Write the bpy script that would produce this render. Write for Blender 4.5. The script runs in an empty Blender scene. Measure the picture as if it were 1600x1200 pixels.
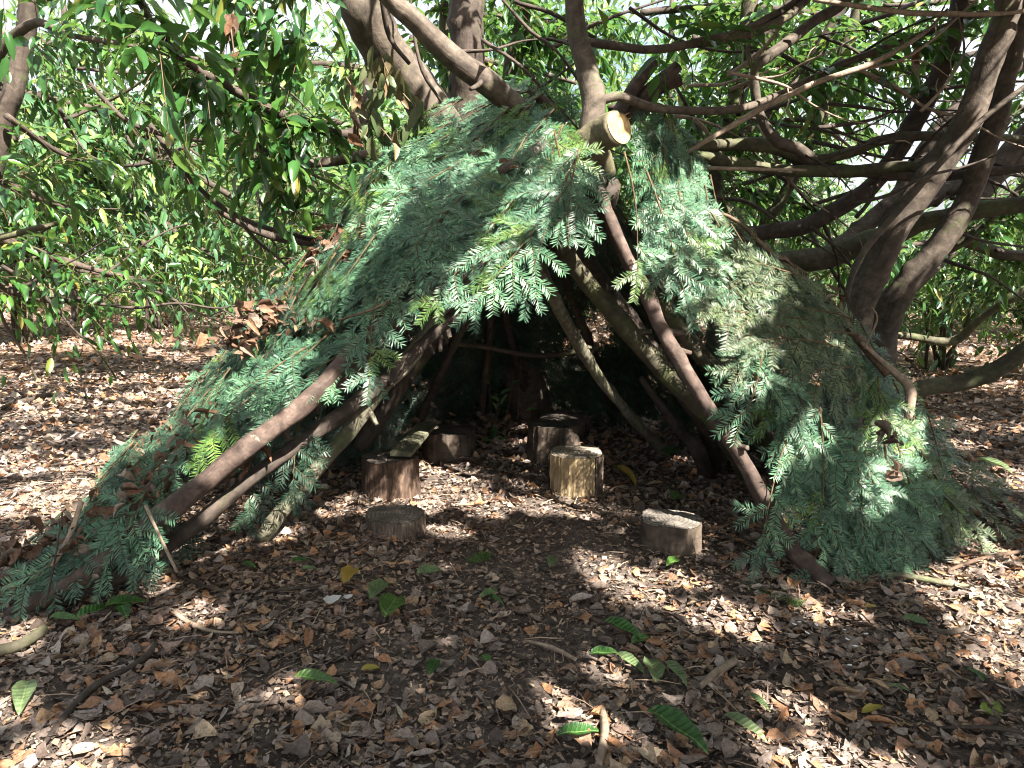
import bpy, math, random
import numpy as np
from mathutils import Vector, Matrix

random.seed(7)
rng = np.random.default_rng(11)
scene = bpy.context.scene
COL = scene.collection
R = math.radians

# ------------------------------------------------------------------ camera
CAM_H, PITCH, FPX = 1.45, R(10), 1155.0
cam_d = bpy.data.cameras.new('camera')
cam = bpy.data.objects.new('camera', cam_d); COL.objects.link(cam)
cam.location = (0, 0, CAM_H); cam.rotation_euler = (R(90) - PITCH, 0, 0)
cam_d.sensor_width = 36; cam_d.lens = 26; cam_d.clip_end = 600; cam_d.clip_start = 0.05
scene.camera = cam

# ------------------------------------------------------------------ sky and sun
SUN_EL, SUN_AZ = R(48), R(138)
SUN = Vector((math.sin(SUN_AZ) * math.cos(SUN_EL), math.cos(SUN_AZ) * math.cos(SUN_EL), math.sin(SUN_EL)))
world = bpy.data.worlds.new('World'); scene.world = world; world.use_nodes = True
wn = world.node_tree
sky = wn.nodes.new('ShaderNodeTexSky'); sky.sky_type = 'NISHITA'; sky.sun_disc = False
sky.sun_elevation = SUN_EL; sky.sun_rotation = SUN_AZ; sky.dust_density = 6.0; sky.air_density = 1.0; sky.ozone_density = 1.0
# bright cloud layer added over the whole sky so its gaps turn white
wtc = wn.nodes.new('ShaderNodeTexCoord'); wno = wn.nodes.new('ShaderNodeTexNoise'); wno.inputs['Scale'].default_value = 2.2; wno.inputs['Detail'].default_value = 7
wn.links.new(wtc.outputs['Generated'], wno.inputs['Vector'])
wr = wn.nodes.new('ShaderNodeValToRGB'); wr.color_ramp.elements[0].position = .36; wr.color_ramp.elements[1].position = .6
wn.links.new(wno.outputs[0], wr.inputs[0])
wm = wn.nodes.new('ShaderNodeMix'); wm.data_type = 'RGBA'; wm.inputs[7].default_value = (3.9, 4.05, 4.3, 1)
wn.links.new(wr.outputs[0], wm.inputs[0]); wn.links.new(sky.outputs[0], wm.inputs[6])
wn.links.new(wm.outputs[2], wn.nodes['Background'].inputs[0])
wn.nodes['Background'].inputs[1].default_value = 0.062
sd = bpy.data.lights.new('sun', 'SUN'); sd.energy = 5.0; sd.angle = R(0.5); sd.color = (1.0, 0.93, 0.83)
so = bpy.data.objects.new('sun', sd); COL.objects.link(so); so.location = (6, -6, 9)
so.rotation_euler = (-SUN).to_track_quat('-Z', 'Y').to_euler()
vs = scene.view_settings
vs.view_transform = 'Standard'; vs.look = 'None'; vs.exposure = 2.6; vs.gamma = 1.0; vs.use_curve_mapping = False
scene.cycles.filter_width = 1.1; scene.cycles.max_bounces = 7; scene.cycles.diffuse_bounces = 4; scene.cycles.glossy_bounces = 2
scene.cycles.transmission_bounces = 4; scene.cycles.transparent_max_bounces = 4

# ------------------------------------------------------------------ helpers: places
FWD = Vector((0, math.cos(PITCH), -math.sin(PITCH))); UP = Vector((0, math.sin(PITCH), math.cos(PITCH)))
CAMP = Vector((0, 0, CAM_H))
def ray(px, py): return FWD + Vector((1, 0, 0)) * ((px - 800) / FPX) + UP * ((600 - py) / FPX)
def W(px, py, Y):
    d = ray(px, py); return CAMP + d * (Y / d.y)
def hgt(x, y):
    return (0.022 * np.sin(x * 1.9 + 0.7) * np.cos(y * 1.3 + 0.3) + 0.012 * np.sin(x * 4.7 + y * 3.1)
            + 0.006 * np.sin(x * 11.3 - y * 7.9 + 1.0) + 0.004 * np.cos(x * 17.0 + y * 19.0))
def G(px, py, z=0.0):
    d = ray(px, py); t = (CAM_H - z) / -d.z; p = CAMP + d * t
    p.z = float(hgt(p.x, p.y)) + z; return p
def px2m(rpx, Y): return rpx / FPX * Y * 1.01
def N(v): return v / np.maximum(np.linalg.norm(v, axis=-1, keepdims=True), 1e-9)

# ------------------------------------------------------------------ helpers: objects
def tag(o, label=None, cat=None, group=None, kind=None):
    if label: o['label'] = label
    if cat: o['category'] = cat
    if group: o['group'] = group
    if kind: o['kind'] = kind
    return o
def thing(name, label, cat, loc=(0, 0, 0), group=None):
    o = bpy.data.objects.new(name, None); COL.objects.link(o); o.location = loc
    o.empty_display_size = 0.1
    tag(o, label, cat, group); return o
def link(name, me, parent=None, kind=None, mat=None):
    o = bpy.data.objects.new(name, me); COL.objects.link(o)
    if parent is not None:
        o.parent = parent
        if parent.parent is None: o.matrix_parent_inverse = Matrix.Translation(-Vector(parent.location))
    if kind: o['kind'] = kind
    if mat is not None: o.matrix_basis = mat
    return o
def np_mesh(name, V, polys, mats, uv=None, smooth=True):
    """polys: list of (int array (M,k), material index)"""
    me = bpy.data.meshes.new(name)
    V = np.asarray(V, dtype=np.float32)
    polys = [(np.asarray(p, dtype=np.int32), m) for p, m in polys if len(p)]
    nl = sum(p.size for p, _ in polys); nf = sum(len(p) for p, _ in polys)
    me.vertices.add(len(V)); me.vertices.foreach_set('co', V.ravel())
    me.loops.add(nl); me.loops.foreach_set('vertex_index', np.concatenate([p.ravel() for p, _ in polys]))
    me.polygons.add(nf)
    tot = np.concatenate([np.full(len(p), p.shape[1]) for p, _ in polys])
    st = np.concatenate([[0], np.cumsum(tot)[:-1]])
    me.polygons.foreach_set('loop_start', st.astype(np.int32))
    try: me.polygons.foreach_set('loop_total', tot.astype(np.int32))
    except Exception: pass
    me.polygons.foreach_set('material_index', np.concatenate([np.full(len(p), m) for p, m in polys]).astype(np.int32))
    me.polygons.foreach_set('use_smooth', np.full(nf, smooth))
    for m in mats: me.materials.append(m)
    if uv is not None:
        l = me.uv_layers.new(name='uv')
        l.data.foreach_set('uv', np.asarray(uv, dtype=np.float32).ravel())
    me.update(calc_edges=True); me.validate()
    return me

# ------------------------------------------------------------------ materials
def mat(name):
    m = bpy.data.materials.new(name); m.use_nodes = True; nt = m.node_tree
    return m, nt, nt.nodes['Principled BSDF']
def nd(nt, t, **kw):
    n = nt.nodes.new(t)
    for k, v in kw.items():
        if k in n.inputs: n.inputs[k].default_value = v
        else: setattr(n, k, v)
    return n
def ramp(nt, fac, stops, interp='LINEAR'):
    r = nt.nodes.new('ShaderNodeValToRGB'); r.color_ramp.interpolation = interp
    e = r.color_ramp.elements
    e[0].position, e[0].color = stops[0][0], (*stops[0][1], 1)
    e[1].position, e[1].color = stops[1][0], (*stops[1][1], 1)
    for p, c in stops[2:]:
        q = e.new(p); q.color = (*c, 1)
    nt.links.new(fac, r.inputs[0]); return r.outputs[0]
def mixc(nt, a, b, fac, mode='MIX'):
    m = nt.nodes.new('ShaderNodeMix'); m.data_type = 'RGBA'; m.blend_type = mode
    for i, v in ((0, fac), (6, a), (7, b)):
        if hasattr(v, 'is_output') or isinstance(v, bpy.types.NodeSocket): nt.links.new(v, m.inputs[i])
        else: m.inputs[i].default_value = v if not isinstance(v, tuple) else (*v, 1)
    return m.outputs[2]
def rnd_value(nt):
    """one number per leaf, whether the leaf is an island of a mesh or an object"""
    g = nt.nodes.new('ShaderNodeNewGeometry'); o = nt.nodes.new('ShaderNodeObjectInfo')
    a = nt.nodes.new('ShaderNodeMath'); a.operation = 'ADD'
    nt.links.new(g.outputs['Random Per Island'], a.inputs[0]); nt.links.new(o.outputs['Random'], a.inputs[1])
    f = nt.nodes.new('ShaderNodeMath'); f.operation = 'FRACT'; nt.links.new(a.outputs[0], f.inputs[0])
    return f.outputs[0]
def bump(nt, bsdf, h, strength=0.5, dist=0.01):
    b = nd(nt, 'ShaderNodeBump'); b.inputs['Strength'].default_value = strength; b.inputs['Distance'].default_value = dist
    nt.links.new(h, b.inputs['Height']); nt.links.new(b.outputs[0], bsdf.inputs['Normal'])
def noise(nt, scale, detail=6, rough=0.6, vec=None, dist=0.0):
    n = nt.nodes.new('ShaderNodeTexNoise'); n.inputs['Scale'].default_value = scale
    n.inputs['Detail'].default_value = detail; n.inputs['Roughness'].default_value = rough; n.inputs['Distortion'].default_value = dist
    if vec is not None: nt.links.new(vec, n.inputs['Vector'])
    return n.outputs[0]
def coords(nt, kind='Object', scale=(1, 1, 1)):
    t = nt.nodes.new('ShaderNodeTexCoord'); m = nt.nodes.new('ShaderNodeMapping'); m.inputs['Scale'].default_value = scale
    nt.links.new(t.outputs[kind], m.inputs[0]); return m.outputs[0]

def nt_pos(nt):
    g = nt.nodes.new('ShaderNodeNewGeometry'); return g.outputs['Position']
def leaf_mat(name, stops, rough=0.4, trans=0.35, spec=0.5, tcol=None, blotch=0, back=None, per_obj=False, rib=False):
    m, nt, b = mat(name)
    c = ramp(nt, rnd_value(nt), stops)
    v = noise(nt, 14, 4, 0.6, coords(nt, 'Object'))
    if blotch: c = mixc(nt, c, (0.48, 0.43, 0.4), ramp(nt, noise(nt, blotch, 8, 0.75, nt_pos(nt)), [(0.42, (0, 0, 0)), (0.62, (0.9, 0.9, 0.9))]), 'MULTIPLY')
    c = mixc(nt, c, (0.55, 0.55, 0.5), ramp(nt, v, [(0.35, (0, 0, 0)), (0.75, (0.5, 0.5, 0.5))]), 'MULTIPLY')
    if per_obj:
        oi = nt.nodes.new('ShaderNodeObjectInfo'); c = mixc(nt, c, ramp(nt, oi.outputs['Random'], [(0, (.62, .64, .66)), (.5, (1, 1, 1)), (1, (1.35, 1.3, 1.15))]), 1.0, 'MULTIPLY')
    if rib:
        sx = nt.nodes.new('ShaderNodeSeparateXYZ'); nt.links.new(coords(nt, 'Object'), sx.inputs[0])
        ab = nt.nodes.new('ShaderNodeMath'); ab.operation = 'ABSOLUTE'; nt.links.new(sx.outputs[1], ab.inputs[0])
        c = mixc(nt, c, (0.2, 0.27, 0.1), ramp(nt, ab.outputs[0], [(0.005, (.7, .7, .7)), (0.012, (0, 0, 0))]))
        m1 = nt.nodes.new('ShaderNodeMath'); m1.operation = 'MULTIPLY_ADD'; m1.inputs[1].default_value = -.8; nt.links.new(ab.outputs[0], m1.inputs[0]); nt.links.new(sx.outputs[0], m1.inputs[2])
        m2 = nt.nodes.new('ShaderNodeMath'); m2.operation = 'MULTIPLY'; m2.inputs[1].default_value = 62; nt.links.new(m1.outputs[0], m2.inputs[0])
        m3 = nt.nodes.new('ShaderNodeMath'); m3.operation = 'SINE'; nt.links.new(m2.outputs[0], m3.inputs[0])
        c = mixc(nt, c, (0.1, 0.19, 0.05), ramp(nt, m3.outputs[0], [(0.92, (0, 0, 0)), (1.0, (.4, .4, .4))]))
        c = mixc(nt, c, (0.22, 0.15, 0.07), ramp(nt, noise(nt, 9, 5, .7, coords(nt, 'Object')), [(0.6, (0, 0, 0)), (0.68, (.85, .85, .85))]))
        bump(nt, b, m3.outputs[0], .25, .01)
    if back is not None:
        g = nt.nodes.new('ShaderNodeNewGeometry'); c = mixc(nt, c, back, g.outputs['Backfacing'])
    nt.links.new(c, b.inputs['Base Color'])
    b.inputs['Roughness'].default_value = rough; b.inputs['Specular IOR Level'].default_value = spec
    if trans > 0:
        tr = nt.nodes.new('ShaderNodeBsdfTranslucent'); mx = nt.nodes.new('ShaderNodeMixShader'); mx.inputs[0].default_value = trans
        if tcol: nt.links.new(mixc(nt, c, tcol, 0.6), tr.inputs[0])
        else: nt.links.new(c, tr.inputs[0])
        nt.links.new(b.outputs[0], mx.inputs[1]); nt.links.new(tr.outputs[0], mx.inputs[2])
        nt.links.new(mx.outputs[0], nt.nodes['Material Output'].inputs[0])
    return m

M = {}
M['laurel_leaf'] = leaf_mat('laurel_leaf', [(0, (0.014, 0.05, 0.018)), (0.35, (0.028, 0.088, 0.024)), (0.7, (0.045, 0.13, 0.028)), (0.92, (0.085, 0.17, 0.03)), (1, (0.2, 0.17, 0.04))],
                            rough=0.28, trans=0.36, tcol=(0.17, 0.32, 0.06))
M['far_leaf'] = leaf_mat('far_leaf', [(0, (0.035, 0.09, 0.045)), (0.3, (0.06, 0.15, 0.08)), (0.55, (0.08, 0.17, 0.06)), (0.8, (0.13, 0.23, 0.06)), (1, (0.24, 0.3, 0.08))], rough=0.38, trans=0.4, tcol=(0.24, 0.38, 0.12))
M['wilted_leaf'] = leaf_mat('wilted_leaf', [(0, (0.05, 0.09, 0.03)), (0.5, (0.09, 0.12, 0.05)), (0.8, (0.13, 0.13, 0.06)), (1, (0.18, 0.11, 0.05))], rough=0.5, trans=0.25)
M['litter'] = leaf_mat('litter', [(0, (0.08, 0.058, 0.048)), (0.13, (0.18, 0.138, 0.118)), (0.33, (0.29, 0.232, 0.202)), (0.56, (0.42, 0.355, 0.315)), (0.7, (0.29, 0.175, 0.118)),
                                  (0.8, (0.38, 0.2, 0.11)), (0.86, (0.5, 0.27, 0.14)), (0.95, (0.46, 0.34, 0.22)), (1, (0.52, 0.45, 0.37))], rough=0.62, trans=0.12, spec=0.35, blotch=90)
M['crumb'] = leaf_mat('crumb', [(0, (0.045, 0.034, 0.028)), (0.4, (0.13, 0.098, 0.08)), (0.75, (0.27, 0.19, 0.14)), (1, (0.42, 0.31, 0.23))], rough=0.8, trans=0.0, spec=0.2)
M['dead_leaf'] = leaf_mat('dead_leaf', [(0, (0.07, 0.045, 0.032)), (0.35, (0.15, 0.09, 0.06)), (0.6, (0.24, 0.13, 0.075)), (0.8, (0.2, 0.155, 0.125)), (1, (0.34, 0.28, 0.23))], rough=0.75, trans=0.15, spec=0.2, blotch=60)
M['green_leaf'] = leaf_mat('green_leaf', [(0, (0.02, 0.085, 0.012)), (0.6, (0.035, 0.12, 0.018)), (1, (0.07, 0.15, 0.025))], rough=0.4, trans=0.1, blotch=35, rib=True)
M['pale_green_leaf'] = leaf_mat('pale_green_leaf', [(0, (0.09, 0.16, 0.06)), (1, (0.14, 0.2, 0.09))], rough=0.5, trans=0.15, blotch=30, rib=True)
M['yellow_leaf'] = leaf_mat('yellow_leaf', [(0, (0.28, 0.25, 0.04)), (1, (0.36, 0.24, 0.05))], rough=0.5, trans=0.2)
M['lime_leaf'] = leaf_mat('lime_leaf', [(0, (0.24, 0.34, 0.05)), (1, (0.28, 0.38, 0.06))], rough=0.5, trans=0.2, blotch=30, rib=True)

def needle_mat(name, stops, rough=0.45, back=(0.12, 0.2, 0.16)):
    m = leaf_mat(name, stops, rough=rough, trans=0.15, spec=0.45, back=back, per_obj=True); return m
M['fir_blue'] = needle_mat('fir_blue', [(0, (0.04, 0.108, 0.064)), (0.4, (0.064, 0.158, 0.094)), (0.8, (0.1, 0.21, 0.128)), (1, (0.15, 0.27, 0.16))])
M['fir_green'] = needle_mat('fir_green', [(0, (0.05, 0.12, 0.03)), (0.5, (0.09, 0.18, 0.04)), (1, (0.16, 0.27, 0.06))])
M['fir_dull'] = needle_mat('fir_dull', [(0, (0.045, 0.08, 0.04)), (0.5, (0.08, 0.125, 0.066)), (1, (0.14, 0.18, 0.095))], back=(0.12, 0.15, 0.09))
M['fir_shaded'] = needle_mat('fir_shaded', [(0, (0.016, 0.045, 0.028)), (0.5, (0.028, 0.07, 0.045)), (1, (0.045, 0.09, 0.055))], back=(0.06, 0.1, 0.08))  # needles of boughs inside and behind the den, their shade put into the colour

def bark_mat(name, c1, c2, c3, moss=0.0, sc=1.0, bs=0.6, rough=0.8):
    m, nt, b = mat(name)
    uvm = coords(nt, 'UV', (1, 1, 1))
    m1 = coords(nt, 'UV', (14 * sc, 18 * sc, 1))       # short bands across the limb
    m2 = coords(nt, 'UV', (26 * sc, 5 * sc, 1))       # streaks along it
    n1 = noise(nt, 1.0, 6, 0.65, m1, 0.4); n2 = noise(nt, 1.0, 5, 0.6, m2, 0.3)
    n3 = noise(nt, 3.0, 5, 0.6, coords(nt, 'Object'))
    c = ramp(nt, n1, [(0.3, c1), (0.52, c2), (0.75, c3)])
    c = mixc(nt, c, c1, ramp(nt, n2, [(0.5, (0, 0, 0)), (0.72, (0.8, 0.8, 0.8))]))
    big = ramp(nt, n3, [(0.35, (0.62, 0.6, 0.58)), (0.65, (1.15, 1.12, 1.08))])
    c = mixc(nt, c, big, 1.0, 'MULTIPLY')
    if moss > 0:
        n4 = noise(nt, 5.0, 6, 0.7, coords(nt, 'Object'))
        c = mixc(nt, c, (0.085, 0.11, 0.035), ramp(nt, n4, [(0.62 - 0.3 * moss, (0, 0, 0)), (0.8 - 0.2 * moss, (0.85, 0.85, 0.85))]))
    nt.links.new(c, b.inputs['Base Color'])
    b.inputs['Roughness'].default_value = rough; b.inputs['Specular IOR Level'].default_value = 0.3
    a = nt.nodes.new('ShaderNodeMath'); a.operation = 'ADD'; nt.links.new(n1, a.inputs[0]); nt.links.new(n2, a.inputs[1])
    bump(nt, b, a.outputs[0], bs, 0.008)
    return m
M['bark_laurel'] = bark_mat('bark_laurel', (0.045, 0.037, 0.03), (0.095, 0.077, 0.062), (0.17, 0.14, 0.115), 0.12)
M['bark_dark'] = bark_mat('bark_dark', (0.03, 0.025, 0.02), (0.065, 0.05, 0.042), (0.11, 0.09, 0.075), 0.15)
M['bark_mossy'] = bark_mat('bark_mossy', (0.038, 0.036, 0.024), (0.075, 0.07, 0.045), (0.14, 0.125, 0.09), 0.45)
M['bark_red'] = bark_mat('bark_red', (0.035, 0.025, 0.021), (0.085, 0.06, 0.05), (0.17, 0.128, 0.11), 0.0)
M['bark_lichen'] = bark_mat('bark_lichen', (0.075, 0.07, 0.05), (0.16, 0.15, 0.11), (0.3, 0.29, 0.23), 0.35, sc=1.6)
M['twig'] = bark_mat('twig', (0.07, 0.045, 0.03), (0.15, 0.1, 0.07), (0.24, 0.18, 0.13), 0.0, sc=2.0, bs=0.3)
M['twig_pale'] = bark_mat('twig_pale', (0.16, 0.12, 0.09), (0.28, 0.22, 0.17), (0.4, 0.33, 0.27), 0.0, sc=2.0, bs=0.3)
M['fir_twig'] = bark_mat('fir_twig', (0.05, 0.036, 0.02), (0.1, 0.07, 0.035), (0.16, 0.11, 0.055), 0.0, sc=2.0, bs=0.2)
M['bark_green'] = bark_mat('bark_green', (0.085, 0.078, 0.048), (0.14, 0.128, 0.08), (0.21, 0.19, 0.13), 0.3)
M['bark_stump'] = bark_mat('bark_stump', (0.035, 0.027, 0.022), (0.09, 0.07, 0.055), (0.17, 0.135, 0.105), 0.0, sc=0.7, bs=1.0)

def endgrain(name, base, dark, orange=None):
    m, nt, b = mat(name)
    oc = coords(nt, 'Object')
    w = nt.nodes.new('ShaderNodeTexWave'); w.wave_type = 'RINGS'; w.rings_direction = 'Z'
    w.inputs['Scale'].default_value = 15; w.inputs['Distortion'].default_value = 3.5; w.inputs['Detail'].default_value = 3; w.inputs['Detail Scale'].default_value = 1.5
    nt.links.new(oc, w.inputs['Vector'])
    n = noise(nt, 9, 7, 0.7, oc, 0.5)
    c = ramp(nt, w.outputs[1], [(0, dark), (0.6, base)])
    c = mixc(nt, c, tuple(0.4 * x for x in base), ramp(nt, n, [(0.42, (0.9, 0.9, 0.9)), (0.62, (0, 0, 0))]))
    sx = nt.nodes.new('ShaderNodeSeparateXYZ'); nt.links.new(oc, sx.inputs[0])
    at_ = nt.nodes.new('ShaderNodeMath'); at_.operation = 'ARCTAN2'; nt.links.new(sx.outputs[1], at_.inputs[0]); nt.links.new(sx.outputs[0], at_.inputs[1])
    nn_ = noise(nt, 5, 3, .6, oc)
    ad = nt.nodes.new('ShaderNodeMath'); ad.operation = 'MULTIPLY_ADD'; ad.inputs[1].default_value = 13; nt.links.new(at_.outputs[0], ad.inputs[0])
    ms = nt.nodes.new('ShaderNodeMath'); ms.operation = 'MULTIPLY'; ms.inputs[1].default_value = 9; nt.links.new(nn_, ms.inputs[0]); nt.links.new(ms.outputs[0], ad.inputs[2])
    si = nt.nodes.new('ShaderNodeMath'); si.operation = 'SINE'; nt.links.new(ad.outputs[0], si.inputs[0])
    c = mixc(nt, c, tuple(0.15 * x for x in base), ramp(nt, si.outputs[0], [(0.93, (0, 0, 0)), (0.99, (.8, .8, .8))]))
    nt.links.new(c, b.inputs['Base Color']); b.inputs['Roughness'].default_value = 0.85
    b.inputs['Specular IOR Level'].default_value = 0.2
    bump(nt, b, n, 0.6, 0.01); return m
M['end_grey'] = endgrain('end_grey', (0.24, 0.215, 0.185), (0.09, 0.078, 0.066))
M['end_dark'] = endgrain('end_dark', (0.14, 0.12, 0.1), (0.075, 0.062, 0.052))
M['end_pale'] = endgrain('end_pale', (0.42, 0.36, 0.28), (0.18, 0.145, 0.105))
M['cut_fresh'] = endgrain('cut_fresh', (0.6, 0.42, 0.22), (0.46, 0.28, 0.12))
def woodside(name, c1, c2, c3):
    m, nt, b = mat(name)
    u = coords(nt, 'UV', (52, 8, 1)); n = noise(nt, 1, 9, 0.7, u, 1.1)
    u2 = coords(nt, 'UV', (14, 9, 1)); n2 = noise(nt, 1, 7, 0.7, u2, 0.8)
    c = ramp(nt, n, [(0.3, c1), (0.5, c2), (0.68, c3)])
    c = mixc(nt, c, c1, ramp(nt, n2, [(0.5, (0, 0, 0)), (0.7, (0.7, 0.7, 0.7))]))
    nt.links.new(c, b.inputs['Base Color']); b.inputs['Roughness'].default_value = 0.8; b.inputs['Specular IOR Level'].default_value = 0.25
    bump(nt, b, n, 0.9, 0.012); return m
M['wood_pale'] = woodside('wood_pale', (0.13, 0.085, 0.05), (0.34, 0.25, 0.14), (0.5, 0.4, 0.25))
M['wood_side'] = woodside('wood_side', (0.04, 0.03, 0.024), (0.13, 0.1, 0.08), (0.27, 0.22, 0.18))
M['wood_red'] = woodside('wood_red', (0.03, 0.021, 0.017), (0.085, 0.055, 0.04), (0.17, 0.115, 0.08))
M['plank'] = woodside('plank', (0.07, 0.07, 0.045), (0.13, 0.13, 0.085), (0.19, 0.19, 0.13))
def plain(name, c, rough=0.6):
    m, nt, b = mat(name)
    n = noise(nt, 30, 4, 0.6, coords(nt, 'Object'))
    nt.links.new(mixc(nt, c, tuple(0.75 * x for x in c), n), b.inputs['Base Color']); b.inputs['Roughness'].default_value = rough
    return m
M['petal'] = plain('petal', (0.8, 0.8, 0.78)); M['steel'] = plain('steel', (0.4, 0.4, 0.42), 0.4)
M['moss'] = plain('moss', (0.06, 0.12, 0.02), 0.9); M['stone'] = plain('stone', (0.42, 0.42, 0.4), 0.8)
def soil():
    m, nt, b = mat('soil')
    oc = coords(nt, 'Object')
    n1 = noise(nt, 26, 10, 0.75, oc); n2 = noise(nt, 1.3, 5, 0.6, oc)
    vo = nt.nodes.new('ShaderNodeTexVoronoi'); vo.inputs['Scale'].default_value = 34; nt.links.new(oc, vo.inputs['Vector'])
    c = ramp(nt, n1, [(0.3, (0.055, 0.044, 0.038)), (0.5, (0.115, 0.093, 0.08)), (0.72, (0.22, 0.18, 0.157))])
    lit = ramp(nt, vo.outputs['Color'], [(0.1, (0.05, 0.036, 0.028)), (0.4, (0.13, 0.09, 0.07)), (0.7, (0.24, 0.13, 0.08)), (0.9, (0.3, 0.24, 0.19))])
    # far from the den, where single leaves are too small to build, the litter lies unbroken
    sep = nt.nodes.new('ShaderNodeSeparateXYZ'); nt.links.new(oc, sep.inputs[0])
    mr = nt.nodes.new('ShaderNodeMapRange'); mr.inputs[1].default_value = 6.5; mr.inputs[2].default_value = 11; nt.links.new(sep.outputs[1], mr.inputs[0])
    c = mixc(nt, c, lit, mr.outputs[0])
    c = mixc(nt, c, (0.7, 0.68, 0.66), ramp(nt, n2, [(0.4, (0, 0, 0)), (0.6, (1, 1, 1))]), 'MULTIPLY')
    nt.links.new(c, b.inputs['Base Color']); b.inputs['Roughness'].default_value = 0.95; b.inputs['Specular IOR Level'].default_value = 0.15
    bump(nt, b, n1, 1.0, 0.02); return m
M['soil'] = soil()

# ------------------------------------------------------------------ geometry builders
def smooth_path(P, r, step):
    """Catmull-Rom through P (n,3) and radii r"""
    P = np.asarray(P, float); r = np.asarray(r, float)
    Q = np.vstack([2 * P[0] - P[1], P, 2 * P[-1] - P[-2]]); rr = np.concatenate([[r[0]], r, [r[-1]]])
    out, ro = [], []
    for i in range(1, len(Q) - 2):
        L = np.linalg.norm(Q[i + 1] - Q[i]); n = max(2, int(L / step))
        for k in range(n):
            t = k / n; t2, t3 = t * t, t ** 3
            f = lambda A: 0.5 * ((2 * A[i]) + (-A[i - 1] + A[i + 1]) * t + (2 * A[i - 1] - 5 * A[i] + 4 * A[i + 1] - A[i + 2]) * t2 + (-A[i - 1] + 3 * A[i] - 3 * A[i + 1] + A[i + 2]) * t3)
            out.append(f(Q)); ro.append(f(rr))
    out.append(P[-1]); ro.append(r[-1])
    return np.array(out), np.maximum(np.array(ro), 0.0006)
def tube_data(P, r, sides=10, lump=0.06, seed=0, cap=True):
    n = len(P); T = np.gradient(P, axis=0); T = N(T)
    up = np.array([0.3, 0.2, 1.0]) if abs(T[0][2]) < 0.8 else np.array([1.0, 0.2, 0.1])
    U = np.zeros_like(P); u = np.cross(T[0], up); u /= np.linalg.norm(u); U[0] = u
    for i in range(1, n):
        u = U[i - 1] - T[i] * np.dot(U[i - 1], T[i]); U[i] = u / np.linalg.norm(u)
    B = np.cross(T, U)
    a = np.linspace(0, 2 * np.pi, sides, endpoint=False)
    s = np.concatenate([[0], np.cumsum(np.linalg.norm(np.diff(P, axis=0), axis=1))])
    g = np.random.default_rng(seed + 5)
    ph = g.uniform(0, 6.28, 6)
    rad = r[:, None] * (1 + lump * (np.sin(2 * a[None] + s[:, None] * 5 + ph[0]) * 0.6 + np.sin(3 * a[None] - s[:, None] * 11 + ph[1]) * 0.5
                                    + np.sin(s[:, None] * 17 + ph[2]) * 0.5 + np.sin(s[:, None] * 41 + a[None] + ph[3]) * 0.3))
    if r.max() > .014:
        for _ in range(int(s[-1] * 2.2) + 1):
            s0, a0, w0 = g.uniform(0, s[-1]), g.uniform(0, 6.28), g.uniform(.02, .05)
            rad = rad * (1 + g.uniform(.12, .4) * np.exp(-((s[:, None] - s0) / w0) ** 2) * np.clip(np.cos(a[None] - a0), 0, 1) ** 2)
        rad = rad * (1 + g.normal(0, .018, rad.shape))
        wob = np.stack([np.interp(s, np.linspace(0, s[-1], max(3, int(s[-1] / .16))), g.normal(0, .1, max(3, int(s[-1] / .16)))) for _ in range(3)], -1) * r[:, None]
        P = P + wob
    V = P[:, None] + rad[..., None] * (np.cos(a)[None, :, None] * U[:, None] + np.sin(a)[None, :, None] * B[:, None])
    V = V.reshape(-1, 3)
    i, j = np.meshgrid(np.arange(n - 1), np.arange(sides), indexing='ij'); j2 = (j + 1) % sides
    F = np.stack([i * sides + j, i * sides + j2, (i + 1) * sides + j2, (i + 1) * sides + j], -1).reshape(-1, 4)
    rm = max(float(np.mean(r)), 0.004)
    uj = np.stack([j, j + 1, j + 1, j], -1) / sides * (2 * np.pi * rm) * 1.0
    vj = np.stack([s[i], s[i], s[i + 1], s[i + 1]], -1)
    uv = np.stack([uj, vj], -1).reshape(-1, 2)
    return V, F, uv
def tube_mesh(name, P, r, m, sides=10, lump=0.06, seed=0, step=0.05, capmat=None):
    P, r = smooth_path(P, r, step)
    V, F, uv = tube_data(P, r, sides, lump, seed)
    n = len(P); nv = len(V)
    V = np.vstack([V, P[0], P[-1]])
    k = np.arange(sides); k2 = (k + 1) % sides
    C0 = np.stack([k2, k, np.full(sides, nv)], -1); C1 = np.stack([(n - 1) * sides + k, (n - 1) * sides + k2, np.full(sides, nv + 1)], -1)
    uv = np.vstack([uv, np.zeros((sides * 6, 2)) + 0.01])
    mats = [m] + ([capmat] if capmat else [])
    return np_mesh(name, V, [(F, 0), (np.vstack([C0, C1]), 1 if capmat else 0)], mats, uv)
def px_path(pts):
    """pts: (px, py, Y, radius px) -> world points and radii"""
    return [tuple(W(p[0], p[1], p[2])) for p in pts], [px2m(p[3], p[2]) for p in pts]
_seed = [0]
def limb(name, pts, m, parent=None, sides=10, lump=0.06, step=0.05, world=False, capmat=None, origin=None):
    if world: P, r = [p[:3] for p in pts], [p[3] for p in pts]
    else: P, r = px_path(pts)
    _seed[0] += 1
    P = np.array(P); o0 = np.array(P[0]) if parent is None else np.zeros(3)
    me = tube_mesh(name, P - o0, r, m, sides, lump, _seed[0], step, capmat)
    o = link(name, me, parent)
    if parent is None: o.location = o0
    return o
def merge_tubes(list_of, m, sides=4, step=0.12):
    Vs, Fs, uvs, off = [], [], [], 0
    for k, (P, r) in enumerate(list_of):
        P2, r2 = smooth_path(P, r, step); V, F, uv = tube_data(P2, r2, sides, 0.0, k)
        Vs.append(V); Fs.append(F + off); uvs.append(uv); off += len(V)
    return np.vstack(Vs), np.vstack(Fs), np.vstack(uvs)

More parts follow.
